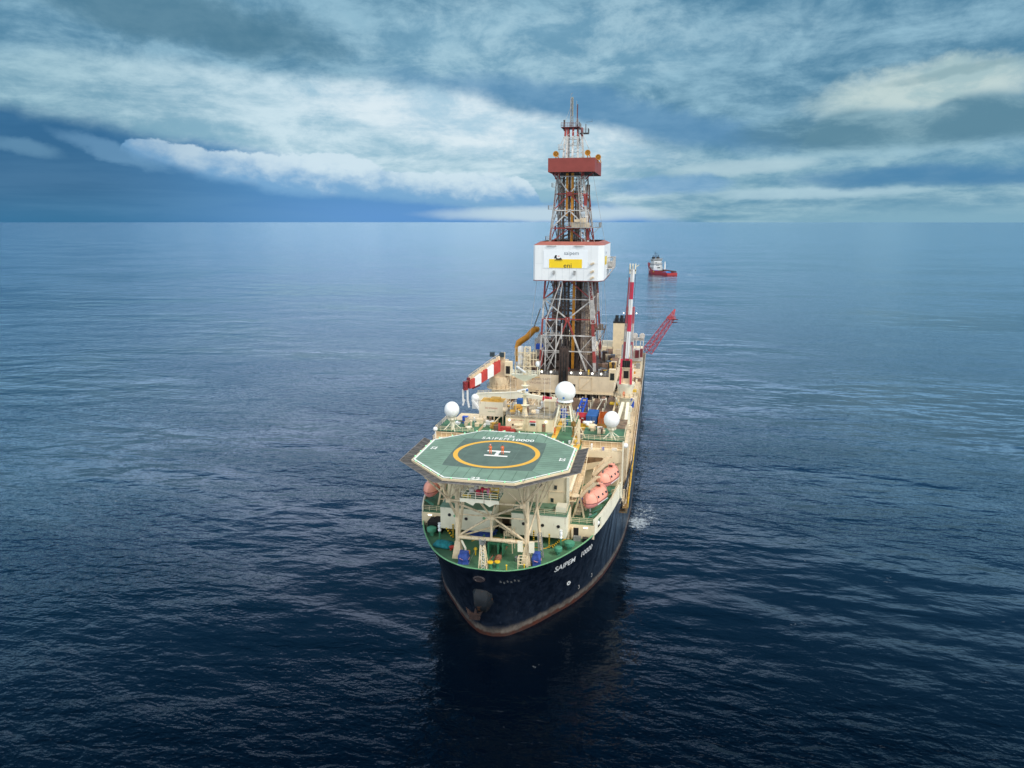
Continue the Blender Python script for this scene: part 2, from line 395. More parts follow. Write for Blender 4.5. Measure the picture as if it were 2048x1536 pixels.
# ---------------------------------------------------------------- water
WV = (1.5, .60, .27, .065)
def water_mat():
    m = bpy.data.materials.new('sea_water'); m.use_nodes = True
    t = NT(m.node_tree); b = t.n['Principled BSDF']
    tc = t.new('ShaderNodeTexCoord').outputs['Object']
    v1 = t.vscale(tc, (.8, 1.25, 1))
    rot = t.new('ShaderNodeMapping'); t.put(rot.inputs[0], tc); rot.inputs['Rotation'].default_value = (0, 0, R(-14)); rot.inputs['Scale'].default_value = (.75, 1.5, 1)
    v2 = rot.outputs[0]
    big = t.noise(v2, .030, 3, .5)
    mid = t.noise(v2, .085, 3, .45, .3)
    sm = t.noise(v2, .36, 3, .45, .5)
    fine = t.noise(v1, 1.5, 2, .45)
    patch = t.noise(v2, .006, 5, .6, .4)
    amp = t.mapr(patch, .38, .60, .25, 1.7)
    h = t.m('ADD', t.m('MULTIPLY', big, WV[0]), t.m('MULTIPLY', mid, WV[1]))
    h2 = t.m('ADD', t.m('MULTIPLY', sm, WV[2]), t.m('MULTIPLY', fine, WV[3]))
    h = t.m('ADD', h, t.m('MULTIPLY', h2, amp))
    bn = t.new('ShaderNodeBump'); bn.inputs['Strength'].default_value = 1; bn.inputs['Distance'].default_value = 1.0
    t.put(bn.inputs['Height'], h); t.put(b.inputs['Normal'], bn.outputs[0])
    # foam: turbulent patch by the thruster beside the hull, thin wash behind the tug
    p = t.sep(tc)
    def ell(x, y, a, c, rz=0):
        X = t.m('SUBTRACT', p[0], x); Y = t.m('SUBTRACT', p[1], y); cs, sn_ = math.cos(rz), math.sin(rz)
        xr = t.m('ADD', t.m('MULTIPLY', X, cs/a), t.m('MULTIPLY', Y, sn_/a)); yr = t.m('SUBTRACT', t.m('MULTIPLY', Y, cs/c), t.m('MULTIPLY', X, sn_/c))
        return t.m('SUBTRACT', 1, t.m('ADD', t.m('MULTIPLY', xr, xr), t.m('MULTIPLY', yr, yr)))
    e1 = t.m('MAXIMUM', ell(23.4, 59, 3.2, 5.5), t.m('MULTIPLY', ell(25.0, 64, 4, 11), .5))
    fn = t.noise(tc, .9, 8, .7, 1.2)
    f1 = t.m('MULTIPLY', t.mapr(t.m('MULTIPLY_ADD', t.m('MAXIMUM', e1, -1), .24, fn), .58, .80), .75)
    FOAMT = FOAM_TUG
    f2 = None
    for (x, y, a, c_, rz, k) in FOAMT:
        q = t.mapr(t.m('MULTIPLY_ADD', t.m('MAXIMUM', ell(x, y, a, c_, rz), -1), k, t.noise(tc, .16, 5, .7)), .55, .75)
        f2 = q if f2 is None else t.m('MAXIMUM', f2, q)
    foam = t.m('MAXIMUM', f1, f2)
    lw0 = t.new('ShaderNodeLayerWeight'); lw0.inputs['Blend'].default_value = .5
    lw1 = t.new('ShaderNodeLayerWeight'); lw1.inputs['Blend'].default_value = .5; t.put(lw1.inputs['Normal'], bn.outputs[0])
    # sea-surface reflectance: mean-plane term plus the tilt of each wave face
    f0 = t.m('POWER', lw0.outputs['Facing'], 3.7); f1_ = t.m('POWER', lw1.outputs['Facing'], 4.2)
    fac = t.m('ADD', t.m('ADD', t.m('MULTIPLY', f0, .82), t.m('MULTIPLY', f1_, .26)), .006, clamp=True)
    gl = t.new('ShaderNodeBsdfGlossy'); gl.inputs['Color'].default_value = (.78, .90, 1, 1); gl.inputs['Roughness'].default_value = .14
    t.put(gl.inputs['Normal'], bn.outputs[0])
    t.put(b.inputs['Base Color'], t.mix(foam, (.0002, .0022, .0065), (.62, .70, .74)))
    b.inputs['Roughness'].default_value = .6; b.inputs['Specular IOR Level'].default_value = 0
    mx = t.new('ShaderNodeMixShader'); t.put(mx.inputs[0], t.m('MULTIPLY', fac, t.m('SUBTRACT', 1, foam)))
    t.put(mx.inputs[1], b.outputs[0]); t.put(mx.inputs[2], gl.outputs[0])
    t.put(t.n['Material Output'].inputs[0], mx.outputs[0])
    return m
# ---------------------------------------------------------------- water sheet
FOAM_TUG = [(70, 887, 22, 2.2, .03, .20), (4, 858, 5, 1.6, 0, .2), (27, 858, 8, 1.6, 0, .22), (110, 892, 30, 2.0, .05, .13)]
m = M()
Rr = [0, 40, 120, 300, 700, 1600, 4000, 10000, 25000, 60000]; n = 72
vs = [(0, 0, 0)]; fs = []
for r in Rr[1:]:
    for i in range(n): a = 2*math.pi*i/n; vs.append((r*math.cos(a), r*math.sin(a), 0))
for i in range(n): fs.append((0, 1+i, 1+(i+1) % n))
for j in range(len(Rr)-2):
    for i in range(n):
        a = 1+j*n+i; b_ = 1+j*n+(i+1) % n; fs.append((a, a+n, b_+n, b_))
m.add(vs, fs)
o = m.build('water', water_mat()); o['kind'] = 'structure'; o['label'] = 'dark blue rippled open sea around the ship'

# ---------------------------------------------------------------- drill ship: hull
SHIP = bpy.data.objects.new('drill_ship', None); COL.objects.link(SHIP); SHIP.location = (0, 114, 0)
tag(SHIP, 'huge dark-hulled drill ship with green foredeck, octagonal helideck and tall red and white derrick', 'drill ship')
def interp(tab, x):
    if x <= tab[0][0]: return tab[0][1]
    for (a, b), (c, d) in zip(tab, tab[1:]):
        if x <= c: return b+(d-b)*(x-a)/(c-a)
    return tab[-1][1]
def smooth_tab(tab):
    # monotone cubic resample
    xs = [a for a, _ in tab]; ys = [b for _, b in tab]; n = len(xs)
    dl = [(ys[i+1]-ys[i])/(xs[i+1]-xs[i]) for i in range(n-1)]
    mm = [dl[0]]+[0 if dl[i-1]*dl[i] <= 0 else 2*dl[i-1]*dl[i]/(dl[i-1]+dl[i]) for i in range(1, n-1)]+[dl[-1]]
    def f(x):
        x = min(max(x, xs[0]), xs[-1]); i = min(n-2, max(j for j in range(n-1) if xs[j] <= x or j == 0))
        h = xs[i+1]-xs[i]; q = (x-xs[i])/h
        return (2*q**3-3*q*q+1)*ys[i]+(q**3-2*q*q+q)*h*mm[i]+(-2*q**3+3*q*q)*ys[i+1]+(q**3-q*q)*h*mm[i+1]
    return f
HB = 21.3
fD0 = smooth_tab([(0, 0.35), (2.8, .5), (5, 1.25), (7.2, 2.5), (10.3, 5.5), (13.2, 10.2), (15.4, 15), (16.9, 20), (18.6, 29), (19.9, 39), (20.8, 52), (HB, 64)])
fW0 = smooth_tab([(0, 5.2), (2, 5.6), (4, 7.2), (6.7, 10.4), (9.6, 14.6), (12.8, 19.6), (16.6, 29.2), (19, 39.5), (20.4, 50), (HB, 66)])
def hs(x, z):
    """fore-aft position of the shell at half-breadth x and height z"""
    q = max(0, min(1.15, z/15)); w_ = q**1.45
    return fW0(x)*(1-w_)+fD0(x)*w_
def hx(s, z):
    lo, hi = 0, HB
    for _ in range(40):
        md = (lo+hi)/2
        if hs(md, z) < s: lo = md
        else: hi = md
    return lo
QX = [HB*math.sin(math.pi/2*(i/44)) for i in range(45)]
def outline(z, side=1, smax=64, inset=0):
    return [(side*max(0, x-inset*(x/HB)), hs(x, z)+inset) for x in QX if hs(x, z) <= smax]
ZL = [-4, -1, 0, .8, 1.6, 3, 5, 7, 9, 11, 13, 14.2, 15]
def hull_rings():
    rings = []
    for z in ZL:
        zz = max(z, 0)
        ring = [(x, hs(x, zz), z) for x in QX]
        top = z
        ring += [(HB, s, z) for s in (90, 120, 150, 180, 205)] + [(HB-1.2, 218, z), (HB-4, 226, z), (HB-10, 228, z), (0, 228, z)]
        rings.append(ring)
    return rings
rg = hull_rings(); N = len(rg[0])
m = M(); vs = []; fs = []
MAINZ = 12.0
for r in rg: vs += r
for j in range(len(rg)-1):
    for i in range(N-1):
        s_ = rg[j][i][1]; bow = (rg[j][i+1][1] <= 66 and rg[j][i][0] < HB-.01)
        if ZL[j+1] > 11.5 and not bow: continue
        fs.append((j*N+i, j*N+i+1, (j+1)*N+i+1, (j+1)*N+i))
m.add(vs, fs, True)
vs2 = [(-x, y, z) for x, y, z in vs]; m.add(vs2, [tuple(reversed(f)) for f in fs], True)
def hull_mat():
    mt = bpy.data.materials.new('hull_paint'); mt.use_nodes = True
    t = NT(mt.node_tree); b = t.n['Principled BSDF']
    tc = t.new('ShaderNodeTexCoord').outputs['Object']; p = t.sep(tc)
    st = t.noise(t.vscale(tc, (.55, .55, .05)), 1, 6, .62)
    st2 = t.noise(t.vscale(tc, (2.2, 2.2, .10)), 1, 5, .65)
    nz = t.noise(tc, .7, 7, .62)
    navy = t.mix(t.mapr(nz, .3, .7), (.002, .005, .012), (.004, .010, .023))
    aft = t.mapr(p[1], -97, -78)       # scuffed, salt-streaked plating from the shoulder aft
    up = t.mapr(p[2], 2, 12)
    navy = t.mix(t.m('MULTIPLY', t.m('MULTIPLY', aft, t.mapr(st, .38, .62)), t.m('MULTIPLY_ADD', up, .6, .3)), navy, (.075, .115, .165))
    navy = t.mix(t.m('MULTIPLY', t.mapr(st2, .58, .74), .35), navy, (.045, .06, .085))
    navy = t.mix(t.m('MULTIPLY', t.m('MULTIPLY', t.mapr(t.noise(t.vscale(tc, (1.4, 1.4, .12)), 1, 6, .7), .64, .72), t.mapr(p[2], 8, 1.5)), .85), navy, (.10, .045, .022))
    e = t.m('MULTIPLY_ADD', t.m('SUBTRACT', nz, .5), 1.3, p[2])
    scum = t.mix(t.mapr(t.noise(tc, .5, 6, .7), .35, .7), (.15, .125, .105), (.05, .042, .036))
    c = t.mix(t.mapr(e, 2.3, 1.2), navy, scum)
    red = t.mix(t.mapr(nz, .35, .65), (.070, .021, .013), (.035, .018, .014))
    c = t.mix(t.mapr(e, .95, .5), c, red)
    t.put(b.inputs['Base Color'], c)
    t.put(b.inputs['Roughness'], t.mapr(nz, .3, .7, .35, .55))
    b.inputs['Specular IOR Level'].default_value = .4
    bn = t.new('ShaderNodeBump'); bn.inputs['Strength'].default_value = .35; bn.inputs['Distance'].default_value = .25
    t.put(bn.inputs['Height'], t.noise(t.vscale(tc, (.6, .6, .35)), 1, 3)); t.put(b.inputs['Normal'], bn.outputs[0])
    return mt
HULL = m.build('hull', hull_mat(), SHIP)
def hn(x, z, side=1, d=.03):
    """point on the shell pushed out by d"""
    s0 = hs(x, z); e = .05
    ds = (hs(min(x+e, HB), z)-hs(x, z))/e
    nx, ny = ds, -1; L = math.hypot(nx, ny); nx /= L; ny /= L
    return (side*(x+nx*d), s0+ny*d, z)
def shell_walker(x0, side, d=.03):
    """arc length along the shell from half-breadth x0 -> x"""
    tabs = {}
    def fn(u, z):
        k = round(z, 1)
        if k not in tabs:
            tb = [(0, x0)]; x = x0; a = 0
            while a < 22 and x < HB-.2:
                dx = .05; dd = math.hypot(dx, hs(x+dx, k)-hs(x, k)); a += dd; x += dx; tb.append((a, x))
            tabs[k] = tb
        return hn(interp(tabs[k], u), z, side, d)
    return fn
# name on both bows
for side in (1, -1):
    for word, u0, wd in (('SAIPEM', 0, 6.1), ('10000', 7.6, 4.5)):
        m = M()
        fn = shell_walker(10.2, side)
        zb = 11.35
        put_text(m, word, 1.9, lambda u, v, fn=fn, u0=u0: fn(u+u0 if side == 1 else 12.1-(u+u0), zb+v), fit=wd, height=1.45, shear=.42, bold=.03)
        m.build('ship_name', WHITE, HULL)
# small white disc emblem, thruster marks, draught marks
for side in (1,):
    m = M(); fn = shell_walker(11.6, side, .035)
    vs = [fn(.6+.55*math.cos(a*math.pi/12), 6.0+.55*math.sin(a*math.pi/12)) for a in range(24)]
    m.add(vs, [tuple(range(24))])
    m.mm(1); fn2 = shell_walker(11.6, side, .05)
    for a in (R(45), R(135)):
        dx, dz = math.cos(a), math.sin(a); q = [( .42, .07), (.42, -.07), (-.42, -.07), (-.42, .07)]
        m.add([fn2(.6+dx*i-dz*j, 6.0+dz*i+dx*j) for i, j in q], [(0, 1, 2, 3)])
    m.build('thruster_mark', [WHITE, BLACK], HULL, 'round white disc with a dark cross painted on the bow')
    for xx, z0 in ((13.2, 2.6), (15.2, 2.9)):
        m = M(); fn = shell_walker(xx, side, .04)
        for q in ([(0, 0), (.5, 0), (.5, .16), (0, .16)], [(.36, .16), (.52, .16), (.52, 1.0), (.36, 1.0)], [(.1, .84), (.36, .84), (.36, 1.0), (.1, 1.0)]):
            m.add([fn(u, z0+v) for u, v in q], [(0, 1, 2, 3)])
        m.build('draught_mark', mat('worn_mark', (.32, .31, .30), .7, .3, 3), HULL)
m = M()
for k in range(6):      # faint remains of old lettering at the stem
    x = 2.2+k*.55; z = 12.2-.25*(k % 2)
    m.add([hn(x+a, z+b, 1, .03) for a, b in ((0, 0), (.28, 0), (.20, .5), (-.04, .5))], [(0, 1, 2, 3)])
m.build('faded_lettering', mat('faded_marks', (.10, .10, .10), .8), HULL)
# hawse pipe and anchor recess at the stem, with anchor
m = M()
m.lathe((-1.2, hs(1.2, 12.8)+.1, 12.8), [(.95, 0), (1.05, .35), (.75, .5), (.6, .3)], 20, Matrix.Rotation(R(90), 4, 'X') @ Matrix.Diagonal((1, .55, 1, 1)))
m.build('bow_fairlead', mat('fairlead_dark', (.03, .022, .025), .5), HULL)
m = M()
pts = []
cxa = -1.3
for z, w0, w1, d_ in ((10.2, 1.3, 2.2, .0), (9.4, 1.7, 2.6, .9), (7.6, 1.5, 2.5, 1.8), (6.0, 1.0, 1.6, 1.5), (5.0, .6, .9, .0)):
    s0 = hs(1.3, z); pts.append([(cxa-w0, s0+.8, z), (cxa-w0*.6, s0-d_, z), (cxa+w1*.5, s0-d_, z), (cxa+w1, s0+.8, z)])
vs = [q for r in pts for q in r]; fs = []
for j in range(4):
    for i in range(3): a = j*4+i; fs.append((a, a+4, a+5, a+1))
m.add(vs, fs, True)
m.build('anchor_bolster', mat('bolster_paint', (.006, .009, .013), .55, .3, 1.5, rust=.5), HULL)
m = M()
ax, ay, az_ = -2.3, hs(2.3, 6.2)-1.9, 5.6
m.tube((ax+.5, ay+.7, az_+1.9), (ax, ay, az_), .22, .26, 8)
m.ob((ax, ay-.1, az_-.2), (1.7, .7, .8))
for s_, k in ((-1, 1.55), (1, 1.0)):
    m.add([(ax+s_*.5, ay-.4, az_-.5), (ax+s_*.9, ay+.3, az_-.4), (ax+s_*1.5, ay-.25, az_+k*.9), (ax+s_*1.0, ay-.6, az_+.2), (ax+s_*.6, ay+.2, az_+.3)], [(0, 1, 2, 3), (0, 3, 4), (1, 4, 2), (2, 4, 3), (0, 4, 1)])
m.box(ax-.9, ax+.9, ay-.5, ay+.3, az_-.75, az_-.45)
m.lathe((ax+.5, ay+.7, az_+1.7), [(.12, -.05), (.5, -.1), (.55, .1), (.12, .15)], 12)
m.build('anchor', mat('anchor_brown', (.026, .013, .011), .8, .3, 2), HULL)

# decks -------------------------------------------------------------------
def deck_poly(z, s0, s1, inset=.25, zz=None):
    a = [(max(0, x-inset), hs(x, z)+inset) for x in QX if s0 <= hs(x, z)+inset <= s1]
    if s0 > 2: a = [(hx(s0, z)-inset, s0)]+a
    if s1 <= 64: a = a+[(hx(s1, z)-inset, s1)]
    else: a = a+[(HB-inset, s1)]
    return a+[(-x, y) for x, y in reversed(a) if x > .001]
m = M(); m.prism(deck_poly(14.2, 0, 19, .15), 14.0, 14.2)
FORE = m.build('foredeck', DGRN, SHIP)
m = M(); m.prism(deck_poly(15, 17.0, 38, .05), 16.8, 17.0)
BOATD = m.build('boat_deck', DGRN, SHIP)
m = M(); m.box(-HB+.1, HB-.1, 38, 226, 10.8, 11.0)
MAIN = m.build('main_deck', mat('main_deck_paint', (.16, .13, .08), .7, .4, .5, rust=.9), SHIP)
# green rim of the foredeck bulwark
m = M()
rim = [(x, hs(x, 15)) for x in QX if hs(x, 15) < 17.3]; rim = [(-x, y) for x, y in reversed(rim)]+rim[1:]
for (a, b) in zip(rim, rim[1:]):
    d_ = Vector((b[0]-a[0], b[1]-a[1], 0)); nrm = Vector((-d_.y, d_.x, 0)).normalized()*.24
    z0, z1 = 14.96, 15.05; o_ = -.12
    A = Vector((a[0], a[1], 0))+nrm*o_; B = Vector((b[0], b[1], 0))+nrm*o_
    v = [A+Vector((0, 0, z0)), B+Vector((0, 0, z0)), B+nrm+Vector((0, 0, z0)), A+nrm+Vector((0, 0, z0))]
    v += [p+Vector((0, 0, z1-z0)) for p in v]
    m.add(v, [(3, 2, 1, 0), (4, 5, 6, 7), (0, 1, 5, 4), (2, 3, 7, 6)])
m.build('bulwark_rim', BGRN, SHIP)
# raised cream bulwark round the boat deck
for side in (1, -1):
    m = M(); th = .18
    pr = [(x, hs(x, 15)) for x in QX if 17.2 <= hs(x, 15) <= 37]; pr = [(hx(17, 15), 17)]+pr+[(hx(37.5, 15), 37.5)]
    for i, (a, b) in enumerate(zip(pr, pr[1:])):
        hole = abs((a[1]+b[1])/2-19.4) < .9 or abs((a[1]+b[1])/2-22.6) < .6
        for z0, z1 in ([(14.85, 15.3), (17.3, 17.95)] if hole else [(14.85, 17.95)]):
            v = [(side*(a[0]+.07), a[1], z0), (side*(b[0]+.07), b[1], z0), (side*(b[0]-th), b[1], z0), (side*(a[0]-th), a[1], z0)]
            v += [(x, y, z1) for x, y, _ in v]
            f_ = [(3, 2, 1, 0), (4, 5, 6, 7), (0, 1, 5, 4), (1, 2, 6, 5), (2, 3, 7, 6), (3, 0, 4, 7)]
            m.add(v, f_ if side == 1 else [tuple(reversed(q)) for q in f_])
    bw = m.build('raised_bulwark', CREAMW, SHIP)
    for s_ in (18.8, 20.0, 22.6):
        m = M(); x = hx(s_, 15); m.sph((side*(x-.55), s_, 16.2), .55, 10, 8, (1, .9, 1.1)); m.build('mooring_roller', WHITE, bw)
# ---------------------------------------------------------------- deckhouse
m = M()
m.box(-11.4, 11.4, 18.3, 46.5, 14.2, 25.0); m.box(-11.4, 8.5, 46.6, 60, 14.2, 25.0)
HOUSE = m.build('deckhouse', CREAM, SHIP)
m = M(); m.box(-11.55, 11.55, 24, 46.6, 25.0, 25.2); m.box(-11.55, 8.6, 46.6, 60.2, 25.0, 25.2); m.build('top_deck', DGRN, HOUSE)
# forward blocks with green roofs, open gap between them, dark space beneath
for x0, x1, nm in ((-11.3, -1.6, 0), (1.8, 11.6, 1)):
    m = M(); m.box(x0, x1, 13.0, 18.25, 15.7, 19.8); m.build('forward_block', CREAMW, HOUSE)
    m = M(); m.box(x0-.08, x1+.08, 12.92, 18.27, 19.8, 19.92)
    m.build('block_roof', DGRN2, HOUSE)
m = M(); m.box(-11.3, -1.7, 17.6, 18.2, 14.21, 15.69); m.box(1.9, 11.5, 17.6, 18.2, 14.21, 15.69); m.build('under_block_shade', DARK, HOUSE)  # black panels stand in for the shade beneath the blocks
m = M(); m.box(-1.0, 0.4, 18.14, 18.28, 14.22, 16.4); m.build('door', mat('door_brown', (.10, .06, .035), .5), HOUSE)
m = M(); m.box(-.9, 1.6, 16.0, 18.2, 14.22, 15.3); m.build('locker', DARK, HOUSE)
# puddles on the right block roof
m = M()
for i in range(15):
    cx, cy, r = random.uniform(3.3, 8.6), random.uniform(13.6, 17.4), random.uniform(.25, .75)
    m.add([(cx+r*1.25*math.cos(a)*(1+.2*math.sin(3*a+i)), cy+r*.6*math.sin(a), 19.926+.0008*i) for a in [k*math.pi/7 for k in range(14)]], [tuple(range(14))])
m.build('rain_puddle', mat('wet_green', (.04, .10, .05), .15, .2, 2), HOUSE)['kind'] = 'stuff'
# portholes in the blocks and windows of the tower
for x in (-6.5, 4.0, 7.4, 10.2, -9.6):
    m = M(); m.lathe((x, 12.98, 17.9 if x != -9.6 else 18.4), [(.30, .0), (.30, .06), (.2, .08), (.2, .02)], 14, Matrix.Rotation(R(90), 4, 'X'))
    m.build('porthole', BLACK, HOUSE)
for x in (-8.6, -3.2):
    m = M(); m.lathe((x, 12.98, 18.3), [(.26, 0), (.26, .05), (.18, .07)], 12, Matrix.Rotation(R(90), 4, 'X')); m.build('vent_cap', BGRN, HOUSE)
for x, z in ((6.1, 23.2), (8.9, 23.1), (2.9, 23.4), (-.8, 23.4), (-5.2, 23.4), (8.3, 20.6), (3.6, 26.9)):
    if z > 25: continue
    m = M(); m.box(x-.36, x+.36, 18.2, 18.26, z-.5, z+.5); f = m.build('window', CREAMR, HOUSE)
    m = M(); m.box(x-.26, x+.26, 18.16, 18.21, z-.38, z+.38); m.build('pane', GLASS, f) if False else m.build('window', GLASS, HOUSE)
m = M()
for x in (4.5, 7.6, 11.25): m.box(x-.05, x+.05, 18.22, 18.3, 20.0, 25)
m.box(1.8, 11.3, 18.2, 18.3, 22.2, 22.28)
m.build('wall_pipe', CREAMR, HOUSE)
m = M(); m.box(9.5, 11.3, 14.4, 16.6, 19.95, 20.9); m.build('roof_screen', CREAMW, HOUSE)
m = M(); m.rail([(1.9, 13.3, 19.92), (11.5, 13.3, 19.92), (11.5, 18, 19.92)], .9, 2.0, .025); m.build('roof_railing', CREAM, HOUSE)
# side walls between foredeck and boat deck
for side in (1, -1):
    m = M()
    xs = sorted((side*11.4, side*16.2)); m.box(xs[0], xs[1], 16.9, 17.1, 14.2, 16.8)
    wl = m.build('break_wall', CREAM, SHIP)
    m = M(); dx = side*12.9; m.box(dx-.45, dx+.45, 16.84, 16.9, 14.25, 16.2); m.build('doorway', DARK, wl)
    m = M(); m.box(dx-.62-.12, dx-.5, 16.0, 16.95, 14.3, 16.2); m.build('open_door', CREAMR, wl)
    m = M(); m.box(side*14.6-.35, side*14.6+.35, 16.8, 16.88, 16.25, 16.4); m.build('lamp', LAMP, wl)
    xs = sorted((side*11.42, side*11.8)); m = M()
    m.box(xs[0], xs[1], 16.2, 18.2, 14.2, 19.6); m.build('wing_wall', CREAM, wl)
m = M(); m.box(10.9, 11.4, 18.0, 18.35, 19.9, 25.2); m.box(11.4, 11.8, 18.3, 36, 22.5, 22.7); m.build('corner_trim', CREAMW, HOUSE)
for pr_ in ([(12, 17.2, 17), (16.2, 17.2, 17)], [(-12, 17.2, 17), (-16.2, 17.2, 17)], [(18.6, 26.5, 18), (19.4, 36, 18)]):
    m = M(); m.rail(pr_, 1.0, 1.3, .03); m.build('boat_deck_railing', CREAM, SHIP)
# inclined teal flaps inside the bulwark
for side in (1, -1):
    for s_ in (19.5, 22.3, 27.2, 29.8, 33.0):
        x = hx(s_, 15)
        m = M(); m.ob((side*(x-1.25), s_, 17.7), (1.9, .75, .08), 0, 0, side*R(-32)); m.build('bulwark_flap', TGRN, SHIP)
# bridge wings with tapered brackets
for side in (1, -1):
    m = M()
    P = [(11.4, 20.0), (13.5, 20.6), (20.0, 22.6), (20.0, 24.6), (11.4, 24.6)]
    def ext(poly, y0, y1):
        n = len(poly); v = [(side*x, y0, z) for x, z in poly]+[(side*x, y1, z) for x, z in poly]
        f = [tuple(range(n)), tuple(range(2*n-1, n-1, -1))]+[(i, n+i, n+(i+1) % n, (i+1) % n) for i in range(n)]
        m.add(v, f if side == -1 else [tuple(reversed(q)) for q in f])
    ext(P, 36, 37)
    x0, x1 = sorted((side*11.4, side*20.0)); m.box(x0, x1, 37, 47, 24.3, 24.6)
    WING = m.build('bridge_wing', CREAM, SHIP)
    m = M(); ext([(12.0, 21.7), (15.8, 22.6), (16.2, 23.0), (15.8, 23.3), (12.0, 23.2)], 35.96, 36.0); m.build('bracket_slot', mat('slot_brown', (.20, .12, .06), .7, .3, 1), WING)
    m = M(); m.box(x0, x1, 38.2, 46.8, 24.6, 26.1); m.build('wing_house', mat('board_brown', (.60, .42, .24), .6, .12, .8, rust=.4, streak=True), WING)
    m = M(); m.box(x0-.1, x1+.1, 38.0, 47, 26.1, 26.3); m.build('wing_roof', DGRN, WING)
    m = M()
    for k in range(8): xx = side*(11.9+k*1.13); m.box(xx-.05, xx+.05, 38.12, 38.2, 24.62, 26.05)
    m.box(x0, x1, 38.0, 38.1, 25.95, 26.28); m.build('wall_batten', CREAM, WING)
    m = M(); m.rail([(side*11.6, 36.1, 24.6), (side*20, 36.1, 24.6), (side*20, 47, 24.6)], 1.05, 1.3, .035)
    m.rail([(side*11.6, 38.1, 26.3), (side*20, 38.1, 26.3), (side*20, 47, 26.3)], 1.0, 1.2, .03); m.build('wing_railing', CREAM, WING)
    if side == 1:
        m = M(); m.box(19.85, 20.15, 35.6, 35.95, 15.0, 27.0); m.build('wing_post', CREAMW, WING)
    m = M(); m.box(x0, x1, 37.0, 37.2, 17, 24.3); m.build('wing_bulkhead', TAN, WING)
    for px_, mt_, w_, h_ in ((13.6, WHITE, .35, 1.1), (15.9, BLUE2, .5, .5), (18.2, WHITE, 1.0, .45)):
        m = M(); m.box(side*px_-w_/2, side*px_+w_/2, 36.7, 37.4, 24.62, 24.62+h_); m.build('wing_locker', mt_, WING)
m = M(); m.sph((20.4, 36.2, 26.1), .55, 12, 8); m.build('small_dome', WHITE, SHIP)
m = M(); m.tube((-19.6, 36.8, 24.6), (-19.6, 36.8, 26.6), .1); m.sph((-19.6, 36.8, 27.0), .5, 12, 8); m.build('small_dome', WHITE, SHIP)

# ---------------------------------------------------------------- helideck
HX, HY, HZ = -.2, 10.3, 31.5
A_, B_ = 13.0, 5.6
octo = lambda k, e=0: [(HX+x, HY+y) for x, y in ((-B_*k-e*.41, -A_*k-e), (B_*k+e*.41, -A_*k-e), (A_*k+e, -B_*k-e*.41), (A_*k+e, B_*k+e*.41), (B_*k+e*.41, A_*k+e), (-B_*k-e*.41, A_*k+e), (-A_*k-e, B_*k+e*.41), (-A_*k-e, -B_*k-e*.41))]
HG = mat('helideck_green', (.185, .29, .215), .65, .12, .3, rust=.5, rustcol=(.13, .20, .155))
HDK = mat('helideck_dark', (.100, .150, .124), .8, .12, .5, rust=.3, rustcol=(.07, .10, .085))
HM = mat('marking_white', (.86, .86, .80), .6, .04, 2, rust=.1)
HY_ = mat('marking_yellow', (.80, .44, .055), .6, .06, 2)
m = M(); m.prism(octo(1), 31.1, HZ)
HELI = m.build('helideck', HG, SHIP)
def sheet(poly, z, mt, name, parent=HELI, th=.004):
    m = M(); m.add([(x, y, z) for x, y in poly], [tuple(range(len(poly)))]); return m.build(name, mt, parent)
# rounded dark square in the middle
sq = []
for k in range(4):
    a0 = R(45+90*k); c = (7.4*math.cos(a0)*1.414, 7.4*math.sin(a0)*1.414)
    a1 = R(135+90*k); c2 = (7.4*math.cos(a1)*1.414, 7.4*math.sin(a1)*1.414)
    for i in range(12):
        q = i/12; x, y = c[0]+(c2[0]-c[0])*q, c[1]+(c2[1]-c[1])*q
        L = math.hypot(x, y); bul = .35*math.sin(math.pi*q)**.5 if i else 0
        sq.append((HX+x*(1+bul/L), HY+y*(1+bul/L)))
sheet(sq, HZ+.004, HDK, 'landing_area')
m = M()
n = 72
for i in range(n):
    a, b = 2*math.pi*i/n, 2*math.pi*(i+1)/n
    m.add([(HX+r*math.cos(q), HY+r*math.sin(q), HZ+.012) for r, q in ((6.6, a), (7.4, a), (7.4, b), (6.6, b))], [(0, 1, 2, 3)])
m.build('landing_circle', HY_, HELI)
m = M(); z = HZ+.012
def rect(m, x0, x1, y0, y1, z): m.add([(x0, y0, z), (x1, y0, z), (x1, y1, z), (x0, y1, z)], [(0, 1, 2, 3)])
hx0 = HX+.1; rect(m, hx0-2.0, hx0+2.0, HY-1.45, HY-.85, z); rect(m, hx0-2.0, hx0+2.0, HY+.95, HY+1.55, z); rect(m, hx0-.33, hx0+.33, HY-.85, HY+.95, z)
m.build('letter_h', HM, HELI)
# border line with a gap at the back
m = M(); O1 = octo(1, -.08); O2 = octo(1, -.38)
for i in range(8):
    j = (i+1) % 8; a, b, c2, d2 = O1[i], O1[j], O2[j], O2[i]
    segs = [(0, 1)] if i != 4 else [(0, .38), (.46, 1)]
    for q0, q1 in segs:
        L = lambda p, q, k: (p[0]+(q[0]-p[0])*k, p[1]+(q[1]-p[1])*k)
        v = [L(a, b, q0), L(a, b, q1), L(d2, c2, q1), L(d2, c2, q0)]
        m.add([(x, y, HZ+.008) for x, y in v], [(0, 1, 2, 3)])
m.build('border_line', HM, HELI)
